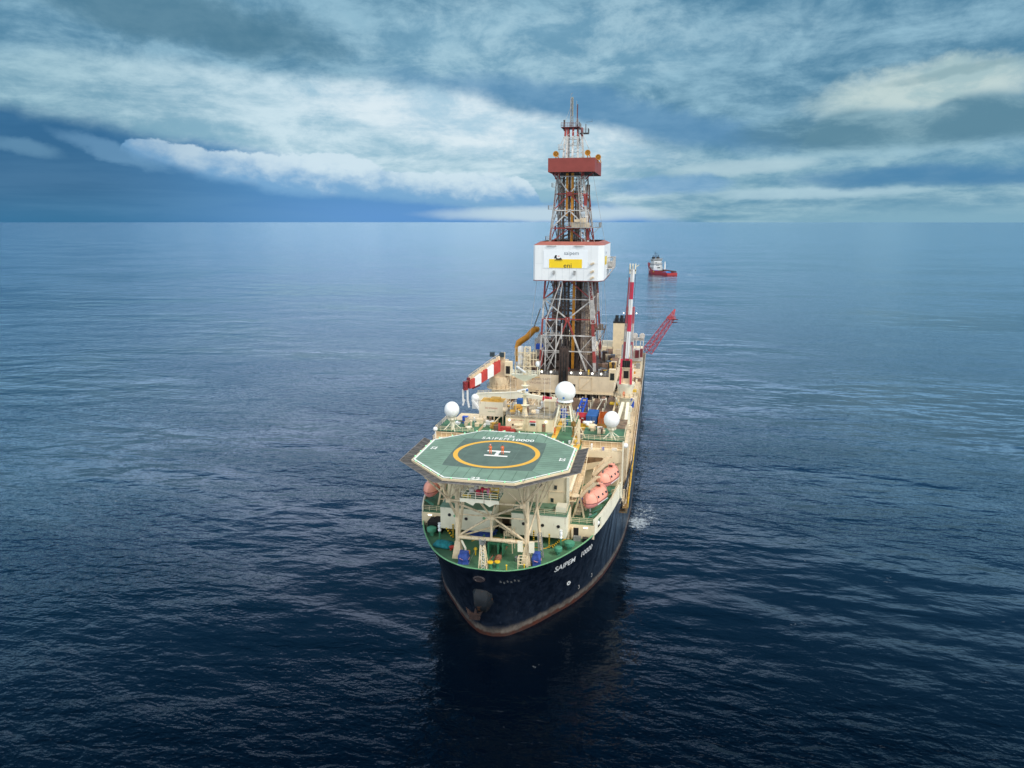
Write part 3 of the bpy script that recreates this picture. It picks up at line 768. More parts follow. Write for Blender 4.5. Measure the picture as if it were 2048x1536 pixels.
# plank seams
m = M(); z = HZ+.010; q = .035
for k in range(-3, 5):
    x = HX+k*1.9-.6
    for y0, y1 in ((HY+7.75, HY+12.5), (HY-12.5, HY-7.75)): rect(m, x-q, x+q, y0, y1, z)
for k in range(-7, 8):
    y = HY+k*.98
    for x0, x1 in ((HX+7.75, HX+12.5), (HX-12.5, HX-7.75)):
        lim = 12.45 if abs(k) <= 5 else 12.45-(abs(k)*.98-5.5)
        rect(m, HX+7.75 if x0 > HX else HX-lim, HX+lim if x0 > HX else HX-7.75, y-q, y+q, z)
for sx in (1, -1):
    for sy in (1, -1):
        m.add([(HX+sx*x, HY+sy*y, z) for x, y in ((7.42, 7.38), (9.1, 9.0), (9.04, 9.06), (7.38, 7.42))], [(0, 1, 2, 3)])
m.build('plank_seam', mat('seam_dark', (.05, .11, .07), .8), HELI)
for y0, y1, x in ((HY-7.3, HY+7.3, HX-5.2), (HY-7.3, HY+7.3, HX+3.4)):
    m = M(); rect(m, x-.02, x+.02, y0, y1, HZ+.006); m.build('faint_seam', mat('seam_pale', (.16, .23, .18), .8), HELI)
m = M()
put_text(m, 'SAIPEM', 1.9, lambda u, v: (-4.75+u, 17.95+v, HZ+.014), fit=4.9, height=1.35, bold=.03, spacing=1.25); m.build('deck_name', HM, HELI)
m = M(); put_text(m, '10000', 1.9, lambda u, v: (.95+u, 17.9+v, HZ+.014), fit=3.9, height=1.35, bold=.03); m.build('deck_name', HM, HELI)
m = M(); put_text(m, '22t', 1.9, lambda u, v: (-1.1+u, 19.8+v, HZ+.014), fit=2.1, height=1.3, bold=.03); m.build('weight_limit', HM, HELI)
for (cx, cy, rz) in ((HX-.5, HY-12.3, 0), (HX-11.4, HY+.9, 90), (HX+11.4, HY-1.0, -90)):
    def fn(u, v, cx=cx, cy=cy, rz=rz):
        u -= .8; v -= .5; c_, s_ = math.cos(R(rz)), math.sin(R(rz)); return (cx+u*c_-v*s_, cy+u*s_+v*c_, HZ+.016)
    m = M(); put_text(m, '22', 1.4, fn, fit=1.5, height=1.0, bold=.04); m.build('deck_value', HM, HELI)
# perimeter gutter, lights and safety nets
m = M()
for i in range(8):
    a, b = octo(1, .12)[i], octo(1, .12)[(i+1) % 8]
    m.bar((*a, 31.2), (*b, 31.2), .22, .45)
m.build('edge_gutter', CREAM, HELI)
m = M()
for i in range(8):
    a, b = octo(1, .05)[i], octo(1, .05)[(i+1) % 8]
    for k in range(4): q = (k+.5)/4; m.sph((a[0]+(b[0]-a[0])*q, a[1]+(b[1]-a[1])*q, HZ+.08), .14, 6, 4)
m.build('deck_light', mat('light_green_glow', (.3, .8, .45), .4, 0, 1, emit=(.35, 1, .5, .35)), HELI)
for i in (7, 0, 1, 2, 6, 3, 5):
    if i in (3, 5): continue
    a, b = octo(1, .25)[i], octo(1, .25)[(i+1) % 8]; c2, d2 = octo(1, 2.0)[(i+1) % 8], octo(1, 2.0)[i]
    m = M(); L = math.dist(a, b); k = 7
    for q in range(k):
        w0, w1 = q/k+.012, (q+1)/k-.012
        lp = lambda p, r, t_, z: (p[0]+(r[0]-p[0])*t_, p[1]+(r[1]-p[1])*t_, z)
        v = [lp(a, b, w0, 31.12), lp(a, b, w1, 31.12), lp(d2, c2, w1, 31.42), lp(d2, c2, w0, 31.42)]
        m.mm(q % 2*0); m.add(v+[(x, y, z_-.05) for x, y, z_ in v], [(0, 1, 2, 3), (7, 6, 5, 4), (0, 4, 5, 1), (1, 5, 6, 2), (2, 6, 7, 3), (3, 7, 4, 0)])
    m.mm(1)
    for q in range(k+1): m.bar(lp(a, b, q/k, 31.1), lp(d2, c2, q/k, 31.43), .09)
    m.bar((*d2, 31.44), (*c2, 31.44), .09)
    m.build('safety_net', [NET, mat('net_frame', (.20, .18, .16), .6, .2)], HELI)
# girders beneath
m = M()
for x in (-9, -6, -2, 2, 6, 9): m.box(HX+x-.15, HX+x+.15, HY-(11 if abs(x) > 7 else 12.8), HY+(11 if abs(x) > 7 else 12.6), 30.3, 31.1)
for y in (-9, -5, 0, 5, 9): m.box(HX-(9 if abs(y) > 7 else 12.8), HX+(9 if abs(y) > 7 else 12.6), HY+y-.15, HY+y+.15, 30.5, 31.08)
m.build('under_girder', TAN, HELI)
# columns and bracing
for sx in (-1, 1):
    m = M(); x = sx*5.95
    m.tube((x, 5.6, 15.6), (x, 5.6, 30.6), .42, .36, 12)
    m.add([(x+i*w_, 5.6+j*w_, z_) for z_, w_ in ((14.2, .85), (17.2, .42)) for i, j in ((-1, -1), (1, -1), (1, 1), (-1, 1))], [(0, 1, 5, 4), (1, 2, 6, 5), (2, 3, 7, 6), (3, 0, 4, 7), (4, 5, 6, 7)])
    m.build('column', CREAMR, HELI)
    m = M(); x2 = sx*6.6
    m.tube((x2+sx*.9, 11.2, 14.2), (x2, 11.6, 22), .28, .28, 10); m.tube((x2, 11.6, 22), (x2, 12.4, 30.5), .25, .25, 10)
    m.build('column', CREAMR, HELI)
cx_, cz_ = -.1, 22.0; fz, fy, fx = 26.3, 1.2, 6.1
def strut(p, q, r=.16, par=HELI):
    m = M(); m.tube(p, q, r*.84, n=8); m.build('brace', CREAMR, par)
strut((-5.9, 5.6, 17.9), (5.9, 5.6, 17.9), .40)
for sx in (-1, 1):
    strut((cx_, 5.6, cz_), (sx*5.7, 5.6, 18.2), .22); strut((cx_, 5.6, cz_), (sx*5.9, 5.6, cz_), .15)
    strut((cx_, 5.6, cz_), (sx*fx, fy, fz), .22)
    strut((sx*5.95, 5.6, 21.4), (sx*fx, fy, fz), .26)
    strut((sx*fx, fy, fz), (sx*9.6, -.2, 30.6), .2); strut((sx*fx, fy, fz), (sx*9.8, 6.5, 30.6), .18)
    strut((sx*fx, fy, fz), (sx*6.0, -2.0, 30.6), .2); strut((sx*fx, fy, fz), (sx*2.9, -1.6, 30.6), .18)
    strut((sx*fx, fy, fz), (sx*6.0, 4.9, 30.6), .18)
    strut((sx*5.95, 5.6, 18.0), (sx*7.3, 11.3, 15.6), .18); strut((sx*5.95, 5.6, 18.2), (sx*6.7, 11.6, 22.2), .18)
    strut((sx*5.95, 5.6, 22.0), (sx*6.6, 11.7, 26), .18); strut((sx*6.6, 11.6, 21), (sx*11.2, 11, 30.6), .16)
    strut((sx*6.6, 11.6, 22), (sx*9.8, 16, 30.5), .16); strut((sx*5.95, 5.6, 17.9), (cx_, 11.4, 17.9), .2)
strut((-fx, fy, fz), (fx, fy, fz), .22); strut((cx_, 5.6, cz_), (cx_, 5.6, 17.9), .24)
strut((cx_, 5.6, cz_), (-.9, fy, fz), .2); strut((cx_, 5.6, cz_), (.8, 11.6, 27), .16)
strut((-6.6, 11.7, 26), (6.6, 11.7, 26), .18); strut((cx_, fy, fz), (-3, -1.5, 30.5), .15); strut((cx_, fy, fz), (2.6, -1.5, 30.5), .15)
m = M(); m.ob((cx_, 5.45, cz_), (1.1, .35, .9)); m.ob((-fx, fy, fz), (.8, .6, .8)); m.ob((fx, fy, fz), (.8, .6, .8)); m.build('gusset', CREAMR, HELI)
# access platform hanging at the front edge
m = M(); m.box(-3.0, 3.0, -2.6, .9, 28.15, 28.3); PLT = m.build('access_platform', mat('platform_green', (.10, .30, .19), .5), HELI)
m = M(); m.box(-3.1, 3.1, -2.75, -2.6, 27.8, 28.4)
m.add([(-2.2, -2.76, 27.82), (-1.0, -2.76, 27.3), (-.6, -2.76, 27.82), (-2.2, -2.6, 27.82), (-1.0, -2.6, 27.3), (-.6, -2.6, 27.82)], [(0, 1, 2), (5, 4, 3), (0, 3, 4, 1), (1, 4, 5, 2)])
m.add([(.8, -2.76, 27.82), (1.6, -2.76, 27.3), (2.6, -2.76, 27.82), (.8, -2.6, 27.82), (1.6, -2.6, 27.3), (2.6, -2.6, 27.82)], [(0, 1, 2), (5, 4, 3), (0, 3, 4, 1), (1, 4, 5, 2)])
m.rail([(-3, .9, 28.3), (-3, -2.6, 28.3), (3, -2.6, 28.3), (3, .9, 28.3)], 1.1, 1.2, .04); m.build('platform_rail', CREAMW, HELI)
m = M()
for k in range(7): m.box(1.5, 2.7, -2.2+k*.32, -1.95+k*.32, 28.5+k*.42, 28.56+k*.42)
m.bar((1.45, -2.2, 28.5), (1.45, -.1, 31.4), .1); m.bar((2.75, -2.2, 28.5), (2.75, -.1, 31.4), .1); m.build('access_stair', YEL, HELI)
m = M(); m.rail([(-2.7, -2.2, 28.3), (-1.5, -2.2, 28.3)], .5, .5, .05); m.build('yellow_guard', YEL, HELI)
m = M(); m.lathe((.2, -1.4, 28.3), [(.12, 0), (.12, 1.0), (.3, 1.1), (.3, 1.5), (.1, 1.6)], 10); m.tube((.2, -1.4, 29.6), (1.1, -2.3, 30.0), .14); m.ob((-.5, -1.2, 28.9), (.7, .6, .9)); m.build('foam_monitor', CRIM, HELI)
m = M(); m.sph((1.15, -1.0, 29.1), .55, 12, 8, (.7, .7, 1.2)); m.build('foam_tank', mat('pink_tank', (.75, .25, .42), .5), HELI)
m = M(); m.sph((-1.6, -1.0, 29.1), .5, 10, 8); m.sph((-.9, -.9, 29.6), .4, 10, 8); m.tube((-2.2, -.9, 28.4), (-.8, -.9, 29.9), .15); m.build('hose_reel', PINKW, HELI)
m = M(); m.box(3.1, 4.2, -2.9, -2.6, 30.8, 31.3); m.build('yellow_chock', YEL, HELI)

# ---------------------------------------------------------------- radomes
def radome(x, y, zb, zc, r, skirt=False):
    m = M()
    if skirt:
        m.sph((x, y, zc), r, 32, 20, cut=-.72); rr = r*math.sqrt(1-.72**2)
        m.lathe((x, y, 0), [(rr*1.06, zc-.98*r), (rr*1.14, zc-.93*r), (rr*1.04, zc-.74*r)], 32)
    else: m.sph((x, y, zc), r, 30, 22, (1, 1, 1.08))
    rad = m.build('radome', RADW, SHIP, 'white spherical satellite dome')
    return rad
rd = radome(17.3, 40, 26.3, 30.3, 1.62)
def pedestal(rd, x, y, zb, zt):
    m = M(); m.tube((x, y, zb), (x, y, zt), .28, .28, 12)
    m.lathe((x, y, zt-.75), [(.35, -.5), (.95, .1), (.95, .5)], 16)
    for k in range(4): a = k*math.pi/2+.6; m.tube((x+1.9*math.cos(a), y+1.9*math.sin(a), zb), (x+.2*math.cos(a), y+.2*math.sin(a), zt-1.3), .1)
    m.rail([(x+1.0*math.cos(a), y+1.0*math.sin(a), zt-.65) for a in [k*math.pi/4 for k in range(9)]], .5, 2, .03)
    m.build('radome_pedestal', CREAMW, rd)
pedestal(rd, 17.3, 40, 26.3, 28.9)
rd = radome(-16.7, 39.6, 26.3, 30.7, 1.6); pedestal(rd, -16.7, 39.6, 26.3, 29.2)
rd = radome(6.6, 48, 25.2, 33.8, 2.25, True)
m = M(); T4 = [(5.5, 47, 31), (7.7, 47, 31), (7.7, 49, 31), (5.5, 49, 31)]; B4 = [(4.4, 45, 25.2), (8.9, 45, 25.2), (8.9, 50, 25.2), (4.4, 50, 25.2)]
for a, b in zip(T4, B4): m.bar(a, b, .26)
for q in (.25, .5, .75):
    P4 = [Vector(a).lerp(Vector(b), q) for a, b in zip(T4, B4)]
    for i in range(4): m.bar(P4[i], P4[(i+1) % 4], .1)
m.ladder((6.6, 46.2, 25.2), (6.6, 46.9, 31), .6, (1, 0, 0), .3, .035)
m.build('radome_tower', CREAMW, rd)
m = M(); m.box(5.2, 8.0, 46.8, 49.4, 31.0, 31.15)
for k in range(16): a = k*.39; m.ob((6.6+1.25*math.cos(a), 48+1.2*math.sin(a), 31.3+.25*(k % 3)), (.4, .3, .35), a)
m.build('tower_head', CREAMR, rd)
m = M(); m.lathe((6.55, 45.78, 32.85), [(.02, 0), (.20, 0), (.24, .06), (.02, .1)], 12, Matrix.Rotation(R(70), 4, 'X')); m.build('dome_hatch', BLUE, rd)

# ---------------------------------------------------------------- foredeck fittings
m = M()
for (a, b) in (((4.2, 11.7), (8.1, 11.6)), ((8.1, 11.6), (11.2, 16.2)), ((11.2, 16.2), (13.2, 16.6)), ((3.2, 14.2), (-3.8, 14.3)), ((-3.8, 14.3), (-5.2, 11.8))):
    d_ = Vector((b[0]-a[0], b[1]-a[1], 0)).normalized(); nn = Vector((-d_.y, d_.x, 0))*.14
    m.add([(a[0]-nn.x, a[1]-nn.y, 14.206), (b[0]-nn.x, b[1]-nn.y, 14.206), (b[0]+nn.x, b[1]+nn.y, 14.206), (a[0]+nn.x, a[1]+nn.y, 14.206)], [(0, 1, 2, 3)])
m.build('walkway_line', HY_, FORE)
def striped(p, q, n=7, w=.22):
    m = M(); p = Vector(p); q = Vector(q)
    for i in range(n*2): m.mm(i % 2); m.bar(p.lerp(q, i/(2*n)), p.lerp(q, (i+1)/(2*n)), w)
    m.build('striped_post', [BLACK, YEL], SHIP)
for x, y in ((8.8, 11.8), (5.9, 12.6), (-3.5, 14.6), (-8.8, 12.4)): striped((x, y, 14.2), (x, y, 16.9))
striped((9.2, 11.9, 14.3), (11.1, 12.6, 16.2)); striped((-9.0, 12.5, 14.3), (-10.9, 13.4, 16.5), 6)
def drum(x, y, r=.75, h=1.1):
    m = M(); m.lathe((x, y, 14.2), [(r*.5, 0), (r*.5, h*.4), (r, h*.5), (r*1.02, h*.9), (r*.7, h), (.1, h)], 20); m.build('mushroom_vent', mat('vent_green', (.07, .28, .17), .55, .15, 1, rust=.3), SHIP)
drum(10.7, 9.7, .68, 1.5); drum(12.3, 12.2, .9, 1.5); drum(-13.0, 12.9, .85, 1.6)
def lightpole(x, y):
    m = M(); m.tube((x, y, 14.2), (x, y, 16.2), .16); lp_ = m.build('signal_light', EGRN, SHIP)
    m = M()
    for z in (16.2, 17.0): m.lathe((x, y, z), [(.28, 0), (.3, .25), (.2, .35), (.2, .6), (.3, .65), (.3, .72)], 12)
    m.build('light_head', WHITE, lp_)
lightpole(10.8, 12.0); lightpole(-10.8, 10.7)
for x, y, r in ((.4, 2.6, .38), (1.5, 3.0, .38)):
    m = M(); m.lathe((x, y, 14.2), [(r, 0), (r*.85, .2), (r*.85, .9), (r, 1.0)], 14); bo = m.build('bollard', EGRN, SHIP)
    m = M(); m.lathe((x, y, 15.2), [(r*1.25, 0), (r*1.25, .18), (.1, .24)], 14); m.build('bollard_cap', YEL, bo)
for x, y in ((3.2, 2.2), (6.0, 3.0)):
    m = M(); m.tube((x, y, 14.2), (x, y, 15.1), .1); m.sph((x, y, 15.2), .16, 8, 6); m.build('roller_pin', YEL, SHIP)
# windlass
m = M(); m.box(-2.6, -.9, 6.5, 10.5, 14.2, 14.5); m.box(.6, 1.4, 6.8, 10.8, 14.2, 14.5)
for x in (-2.4, -1.0, .7, 1.5): m.box(x-.12, x+.12, 7.0, 10.0, 14.5, 16.6)
m.tube((-3.0, 8.4, 15.8), (2.2, 8.4, 15.8), .25, n=12); WN = m.build('windlass', EGRN, SHIP)
m = M(); m.lathe((-2.3, 8.4, 15.8), [(1.15, 0), (1.15, .12), (.7, .2), (.7, 1.0), (1.15, 1.1), (1.15, 1.2)], 20, Matrix.Rotation(R(90), 4, 'Y')); m.build('winch_drum', mat('drum_dark', (.03, .05, .04), .6), WN)
m = M(); m.lathe((.8, 8.4, 15.8), [(.9, 0), (.9, .1), (.5, .15), (.5, .6), (.9, .7)], 18, Matrix.Rotation(R(90), 4, 'Y')); m.build('winch_drum', mat('drum_green', (.05, .2, .10), .6), WN)
m = M(); m.tube((-.2, 7, 14.3), (-.5, 3, 14.35), .12); m.tube((.4, 7.2, 14.3), (.5, 4.4, 14.35), .10); m.build('anchor_chain', RUST, WN)
m = M(); m.box(.8, 1.5, 4.6, 6.4, 14.2, 14.9); m.tube((1.2, 7.5, 14.5), (1.7, 10.4, 14.9), .22); m.build('rusty_pipe', RUST, SHIP)
# ladder mast at the stem
m = M(); m.lattice((-.6, 2.0, 14.2), (-.9, 2.6, 18.4), 1.35, .6, 4, .06, .035); MSTB = m.build('bow_mast', CREAM, SHIP)
m = M(); m.ladder((-.5, 1.35, 14.3), (-.85, 2.3, 18.2), .4, (1, 0, 0), .5, .03); m.build('mast_ladder', WHITE, MSTB)
m = M(); m.box(-1.3, -.5, 2.2, 3.0, 18.4, 18.5); m.tube((-1.3, 2.5, 18.5), (-1.3, 2.5, 19.0), .12); m.sph((-1.3, 2.5, 19.1), .2, 8, 6); m.rail([(-1.3, 2.2, 18.5), (-.5, 2.2, 18.5), (-.5, 3.0, 18.5)], .7, .8, .04); m.build('mast_head', GREY, MSTB)
# hook post with a wire, valve, lockers, stands
m = M(); m.tube((-3.2, 6.8, 14.2), (-3.2, 6.8, 15.1), .12); m.sph((-3.2, 6.8, 15.3), .32, 10, 8); m.build('hook_post', YEL, SHIP)
m = M(); m.tube((-3.2, 6.8, 15.2), (-3.3, 2.6, 14.6), .03); m.build('wire', GREY, SHIP)
m = M(); m.lathe((-7.8, 8.1, 14.3), [(.12, 0), (.12, .3), (.5, .32), (.5, .42), (.1, .45)], 10); m.bar((-8.6, 8.1, 14.4), (-7.0, 8.1, 14.4), .2); m.bar((-7.8, 7.3, 14.4), (-7.8, 8.9, 14.4), .2); m.build('red_valve', RED, SHIP)
for x in (5.0, 6.9): m = M(); m.box(x-.42, x+.42, 4.6, 5.1, 16.6, 18.4); m.build('leg_locker', CREAMW, HELI)
m = M(); F4 = [(4.9, 3.2), (6.4, 3.2), (6.4, 4.2), (4.9, 4.2)]
for x, y in F4: m.bar((x, y, 14.2), (x, y, 16.2), .12)
for z in (15.1, 16.2):
    for i in range(4): m.bar((*F4[i], z), (*F4[(i+1) % 4], z), .1)
m.build('deck_stand', CREAM, SHIP)
m = M(); m.box(3.9, 4.9, 5.6, 6.3, 14.9, 15.0); m.bar((4.1, 5.7, 14.2), (4.1, 5.7, 14.9), .08); m.bar((4.7, 6.2, 14.2), (4.7, 6.2, 14.9), .08); m.build('deck_table', GREY, SHIP)
m = M(); F4 = [(1.4, 8.6), (2.9, 8.6), (2.9, 10.6), (1.4, 10.6)]
for x, y in F4: m.bar((x, y, 14.2), (x*.9+.2, y*.97+.3, 17.4), .13)
for z in (16.0, 17.4):
    for i in range(4): m.bar((*F4[i], z), (*F4[(i+1) % 4], z), .1)
m.rail([(1.4, 8.6, 17.4), (2.9, 8.6, 17.4), (2.9, 10.6, 17.4), (1.4, 10.6, 17.4)], .8, 1, .04)
m.build('cream_gantry', CREAM, SHIP)
m = M(); m.lattice((8.0, 8.2, 14.2), (7.6, 8.6, 18.4), .7, .6, 6, .04, .025); m.build('caged_ladder', GREY, SHIP)
m = M(); m.box(12.6, 13.9, 15.6, 16.4, 14.2, 14.9); m.rail([(12.6, 15.6, 14.9), (13.9, 15.6, 14.9)], .4, .4, .03); m.build('grey_box', GREY, SHIP)
m = M(); m.box(14.2, 15.2, 15.4, 16.3, 14.2, 14.9); m.build('grey_box', BLACK, SHIP)
m = M(); m.path([(-5.2, 5.4, 17.3), (-5.0, 5.0, 17.3), (-4.3, 4.4, 16.5), (-4.3, 4.4, 15.8)], .18, 8); m.build('gooseneck_vent', CREAMW, SHIP)
m = M(); m.box(-4.1, -3.6, 4.2, 4.8, 15.3, 16.0); m.lathe((-3.9, 4.2, 15.6), [(.35, 0), (.35, .3), (.15, .5)], 10); m.build('winch_motor', ORAN, SHIP)
m = M(); m.box(-14.2, -11.4, 14.0, 16.5, 14.21, 16.2); m.rail([(-14.3, 13.6, 14.2), (-11.3, 13.6, 14.2)], 1.8, .8, .05, 2); m.build('mooring_winch', DARK, SHIP)
m = M(); m.ob((-10.2, 14.4, 15.0), (1.9, .5, .12), R(10), 0, R(25)); m.build('ochre_ramp', OCHRE, SHIP)
# davits
def davit(x, y, side, zt):
    m = M()
    for yy in (y-1.7, y+1.7):
        for dx_ in (-.9, 1.1): m.bar((x+side*dx_, yy, 17), (x+side*.3, yy, zt-1.6), .32)
        m.bar((x-side*.75, yy, 18.2), (x+side*.95, yy, 18.2), .18)
        m.bar((x+side*.3, yy, zt-1.8), (x+side*2.9, yy, zt+.9), .42, .6)
        m.bar((x+side*2.9, yy, zt+.9), (x+side*3.6, yy, zt+1.0), .3)
    m.bar((x+side*.3, y-1.7, zt-1.8), (x+side*.3, y+1.7, zt-1.8), .25)
    m.build('davit', CREAMR, SHIP)
    m = M(); m.box(x-side*.2-.6, x-side*.2+.6, y-.8, y+.8, 17.0, 18.3); m.lathe((x, y, 18.4), [(.4, 0), (.4, .5), (.1, .6)], 10); m.build('davit_winch', TAN, SHIP)
davit(12.9, 21.6, 1, 22.8); davit(14.4, 30.0, 1, 24.0); davit(-12.9, 22.0, -1, 22.8); davit(-14.6, 30.5, -1, 23.6)
m = M(); m.tube((12.6, 25.3, 17), (13.2, 25.3, 22.5), .1); m.lathe((12.2, 19.6, 21.2), [(.1, 0), (.9, .05), (.9, .15), (.1, .2)], 14); m.build('searchlight_stand', CREAM, SHIP)
m = M(); m.rail([(11.9, 18.6, 20.6), (11.9, 35, 20.6)], 1, 2, .035); m.box(11.42, 12.6, 18.5, 35.5, 20.45, 20.6); m.build('side_walkway', CREAMR, SHIP)
m = M(); m.ladder((-12.0, 18.5, 17), (-12.8, 25.5, 24.5), .9, (0, 0, 1), .5, .05); m.ladder((12.0, 28.5, 17), (12.6, 35.5, 24.5), .9, (1, 0, 0), .5, .06); m.build('side_stair', CREAM, SHIP)
# ---------------------------------------------------------------- drill floor block
m = M()
m.box(-15.6, -2.7, 105, 140, 20.0, 25.0); m.box(.1, 13.8, 105, 140, 20.0, 25.0); m.box(-2.7, .1, 107.5, 140, 20.0, 24.0)
DF = m.build('drill_floor', TAN if False else mat('drill_floor_paint', (.70, .58, .41), .6, .06, .4, rust=.3, streak=True), SHIP)
m = M(); m.box(-15.5, -2.8, 105.2, 139.8, 25.0, 25.08); m.box(.2, 13.7, 105.2, 139.8, 25.0, 25.08); m.build('floor_plate', mat('floor_plate_dark', (.07, .055, .045), .7, .4, .6), DF)
m = M(); m.box(-2.6, .0, 104.4, 107.4, 19, 33.5); m.box(-2.5, -2.3, 104.3, 104.4, 19, 36); m.box(-.3, -.1, 104.3, 104.4, 19, 36); m.build('pipe_chute', DBROWN, DF)
m = M()
for x in (-2.0, -1.2, -.5): m.tube((x, 104.2, 19), (x, 104.6, 36), .13)
m.tube((-1.0, 104.2, 23.5), (-1.0, 104.2, 26.5), .35); m.build('chute_rail', BLACK, DF)
m = M()
for (x0, x1) in ((-15.6, -2.9), (.3, 13.8)): m.rail([(x0, 105.1, 25), (x1, 105.1, 25)], 1.2, 1.5, .04)
m.build('floor_railing', GREY, DF)
for x in (-7.8, -5.0, 1.1, 3.9, 7.4, 10.0):
    m = M(); m.sph((x, 104.9, 25.9), .30, 10, 8); m.build('floodlight', LAMP, DF)
m = M(); q = 4.1
for a, b in (((3.6, 20.7), (7.3, 20.7)), ((7.3, 20.7), (7.3, 24.7)), ((7.3, 24.7), (3.6, 24.7)), ((3.6, 24.7), (3.6, 20.7)), ((3.6, 20.7), (7.3, 24.7))): m.bar((a[0], 104.95, a[1]), (b[0], 104.95, b[1]), .16)
m.build('hatch_frame', CREAMR, DF)
m = M(); m.box(1.6, 2.4, 104.9, 105.05, 21.5, 22.4); m.build('wall_opening', DARK, DF)
m = M()
put_text(m, 'THINK SAFE', 1, lambda u, v: (-11.6+u, 104.97, 23.3+v), fit=6.6, height=.62); m.build('wall_lettering', mat('faded_red_paint', (.42, .30, .24), .7), DF)
m = M(); put_text(m, 'WORK SAFE', 1, lambda u, v: (-11.6+u, 104.97, 22.1+v), fit=6.6, height=.62); m.build('wall_lettering', MATS['faded_red_paint'], DF)
# legs and dark space under the drill floor
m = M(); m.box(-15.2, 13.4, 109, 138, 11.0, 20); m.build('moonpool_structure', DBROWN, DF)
for x in (-15.2, -10.5, -5, .6, 5.6, 9.6, 13.4):
    m = M(); m.box(x-.25, x+.25, 105.1, 105.6, 14, 20); m.build('support_post', CREAMR, DF)
m = M(); m.box(-15.6, 13.8, 104.6, 105.0, 19.6, 19.95); m.rail([(-15.6, 104.6, 20), (-9, 104.6, 20)], 1, 1.5, .04); m.build('edge_beam', CREAM, DF)
m = M()
for k in range(26): x = 2+random.random()*11; m.tube((x, 108.9, 14), (x, 108.9, 19.6), .08)
m.build('riser_hose', PINKW, DF)

# ---------------------------------------------------------------- derrick
HWT = [(24, 8.6), (52, 7.0), (64, 5.8), (73, 4.85), (83, 3.9), (88, 3.5)]
HDT = [(24, 12), (52, 10.4), (64, 9.0), (73, 8), (83, 7), (88, 6.6)]
DCX = lambda z: -1.0-.011*(z-24)
DCY = 123
def dc(i, z):
    hw, hd = interp(HWT, z), interp(HDT, z); sx, sy = ((-1, -1), (1, -1), (1, 1), (-1, 1))[i % 4]
    return Vector((DCX(z)+sx*hw, DCY+sy*hd, z))
RW = [PINKW, DRED]
LW = [mat('aged_white_paint', (.56, .54, .51), .6, .22, .7, rust=.8, rustcol=(.20, .13, .10)), mat('derrick_red', (.30, .05, .045), .6, .2, .6, rust=.4)]
# corner legs, painted in red and white bands
bands = [(24, 28, 0), (28, 31.5, 1), (31.5, 36, 0), (36, 41, 1), (41, 47, 0), (47, 53.5, 1), (53.5, 62, 0), (62, 64.5, 0), (64.5, 67.9, 1), (67.9, 74.5, 0), (74.5, 78, 1), (78, 83, 0), (83, 88, 1)]
DER = None
wid = {0: .5, 1: .85, 2: .6, 3: .6}
m = M(); m.box(-10.2, 8.2, 110.2, 136, 25.08, 25.3)
DER = m.build('derrick', DBROWN, SHIP, 'tall red and white lattice drilling tower with a white wind wall')
for i in range(4):
    m = M()
    for z0, z1, k in bands: m.mm(k); m.bar(dc(i, z0), dc(i, z1), wid[i]*(1 if z0 < 62 else .75))
    m.build('derrick_leg', LW, DER)
LV = [(25, None), (31.2, 0), (36, 0), (41, 1), (47, 0), (53, 1), (63.5, 0), (68, 1), (73.2, 0), (78, 1), (83, 0)]
for f in range(4):
    m = M(); mid = lambda z: (dc(f, z)+dc(f+1, z))/2
    w_ = .30 if f == 0 else .24
    for z, k in LV[1:]:
        if 53 < z < 63: continue
        m.mm(k); m.bar(dc(f, z), dc(f+1, z), w_)
    # wide A below the centre gusset, V above it
    def seg(p, q, k, w_=w_): m.mm(k); m.bar(p, q, w_)
    c41 = mid(41)
    for s_ in (0, 1):
        c25 = dc(f+s_, 25); q = [c41.lerp(c25*(1) if 0 else mid(25).lerp(c25, .72), t_) for t_ in (0, .3, .62, 1)]
        seg(q[0], q[1], 1, w_*1.4); seg(q[1], q[2], 0, w_*1.4); seg(q[2], q[3], 1 if f % 2 else 0, w_*1.4)
        seg(dc(f+s_, 47), c41, 0, w_*1.2)
        seg(dc(f+s_, 47), mid(53), 1)
        seg(dc(f+s_, 36), q[2], 0, .16); seg(q[2], dc(f+s_, 31.2), 0, .16); seg(q[2], dc(f+s_, 25.5), 0, .16); seg(q[1], dc(f+s_, 36), 0, .2)
        seg(mid(68), dc(f+s_, 63.5), 1); seg(mid(73.2), dc(f+s_, 68), 0, w_*1.1); seg(mid(78), dc(f+s_, 73.2), 1); seg(dc(f+s_, 83), mid(78), 0, w_*1.1)
        seg(mid(87), dc(f+s_, 83), 0, .2)
    m.mm(1)
    for z in (41, 68, 78): c_ = mid(z); m.ob(tuple(c_), (1.5, .35, 1.2) if f % 2 == 0 else (.35, 1.5, 1.2))
    m.mm(0); c_ = mid(73.2); m.ob(tuple(c_), (1.0, .3, .8) if f % 2 == 0 else (.3, 1, .8))
    m.build('bracing', LW, DER)
# inner lattice towers and verticals at the left front, seen as thin white lines
m = M()
for x0, y0 in ((-7.6, 109.6), (-4.4, 109.6), (-2.8, 109.8)):
    m.tube((x0, y0, 25.1), (x0+.2, y0+.2, 40 if x0 > -4 else 41), .17)
m.tube((-7.4, 109.7, 41), (-3.4, 108.6, 51.5), .17); m.tube((-3.4, 108.6, 51.5), (-3.4, 108.6, 54), .17); m.tube((-4.4, 109.7, 40), (-2.5, 108.6, 51.5), .17); m.tube((-2.5, 108.6, 51.5), (-2.5, 108.6, 54), .17)
for z in (31, 37, 41): m.bar((-8, 109.6, z), (-3, 109.6, z), .13)
for z0 in (26, 31, 36): m.bar((-7.6, 109.6, z0), (-4.4, 109.6, z0+5), .11); m.bar((-4.4, 109.6, z0), (-7.6, 109.6, z0+5), .11)
m.build('standpipe', LW[0], DER)
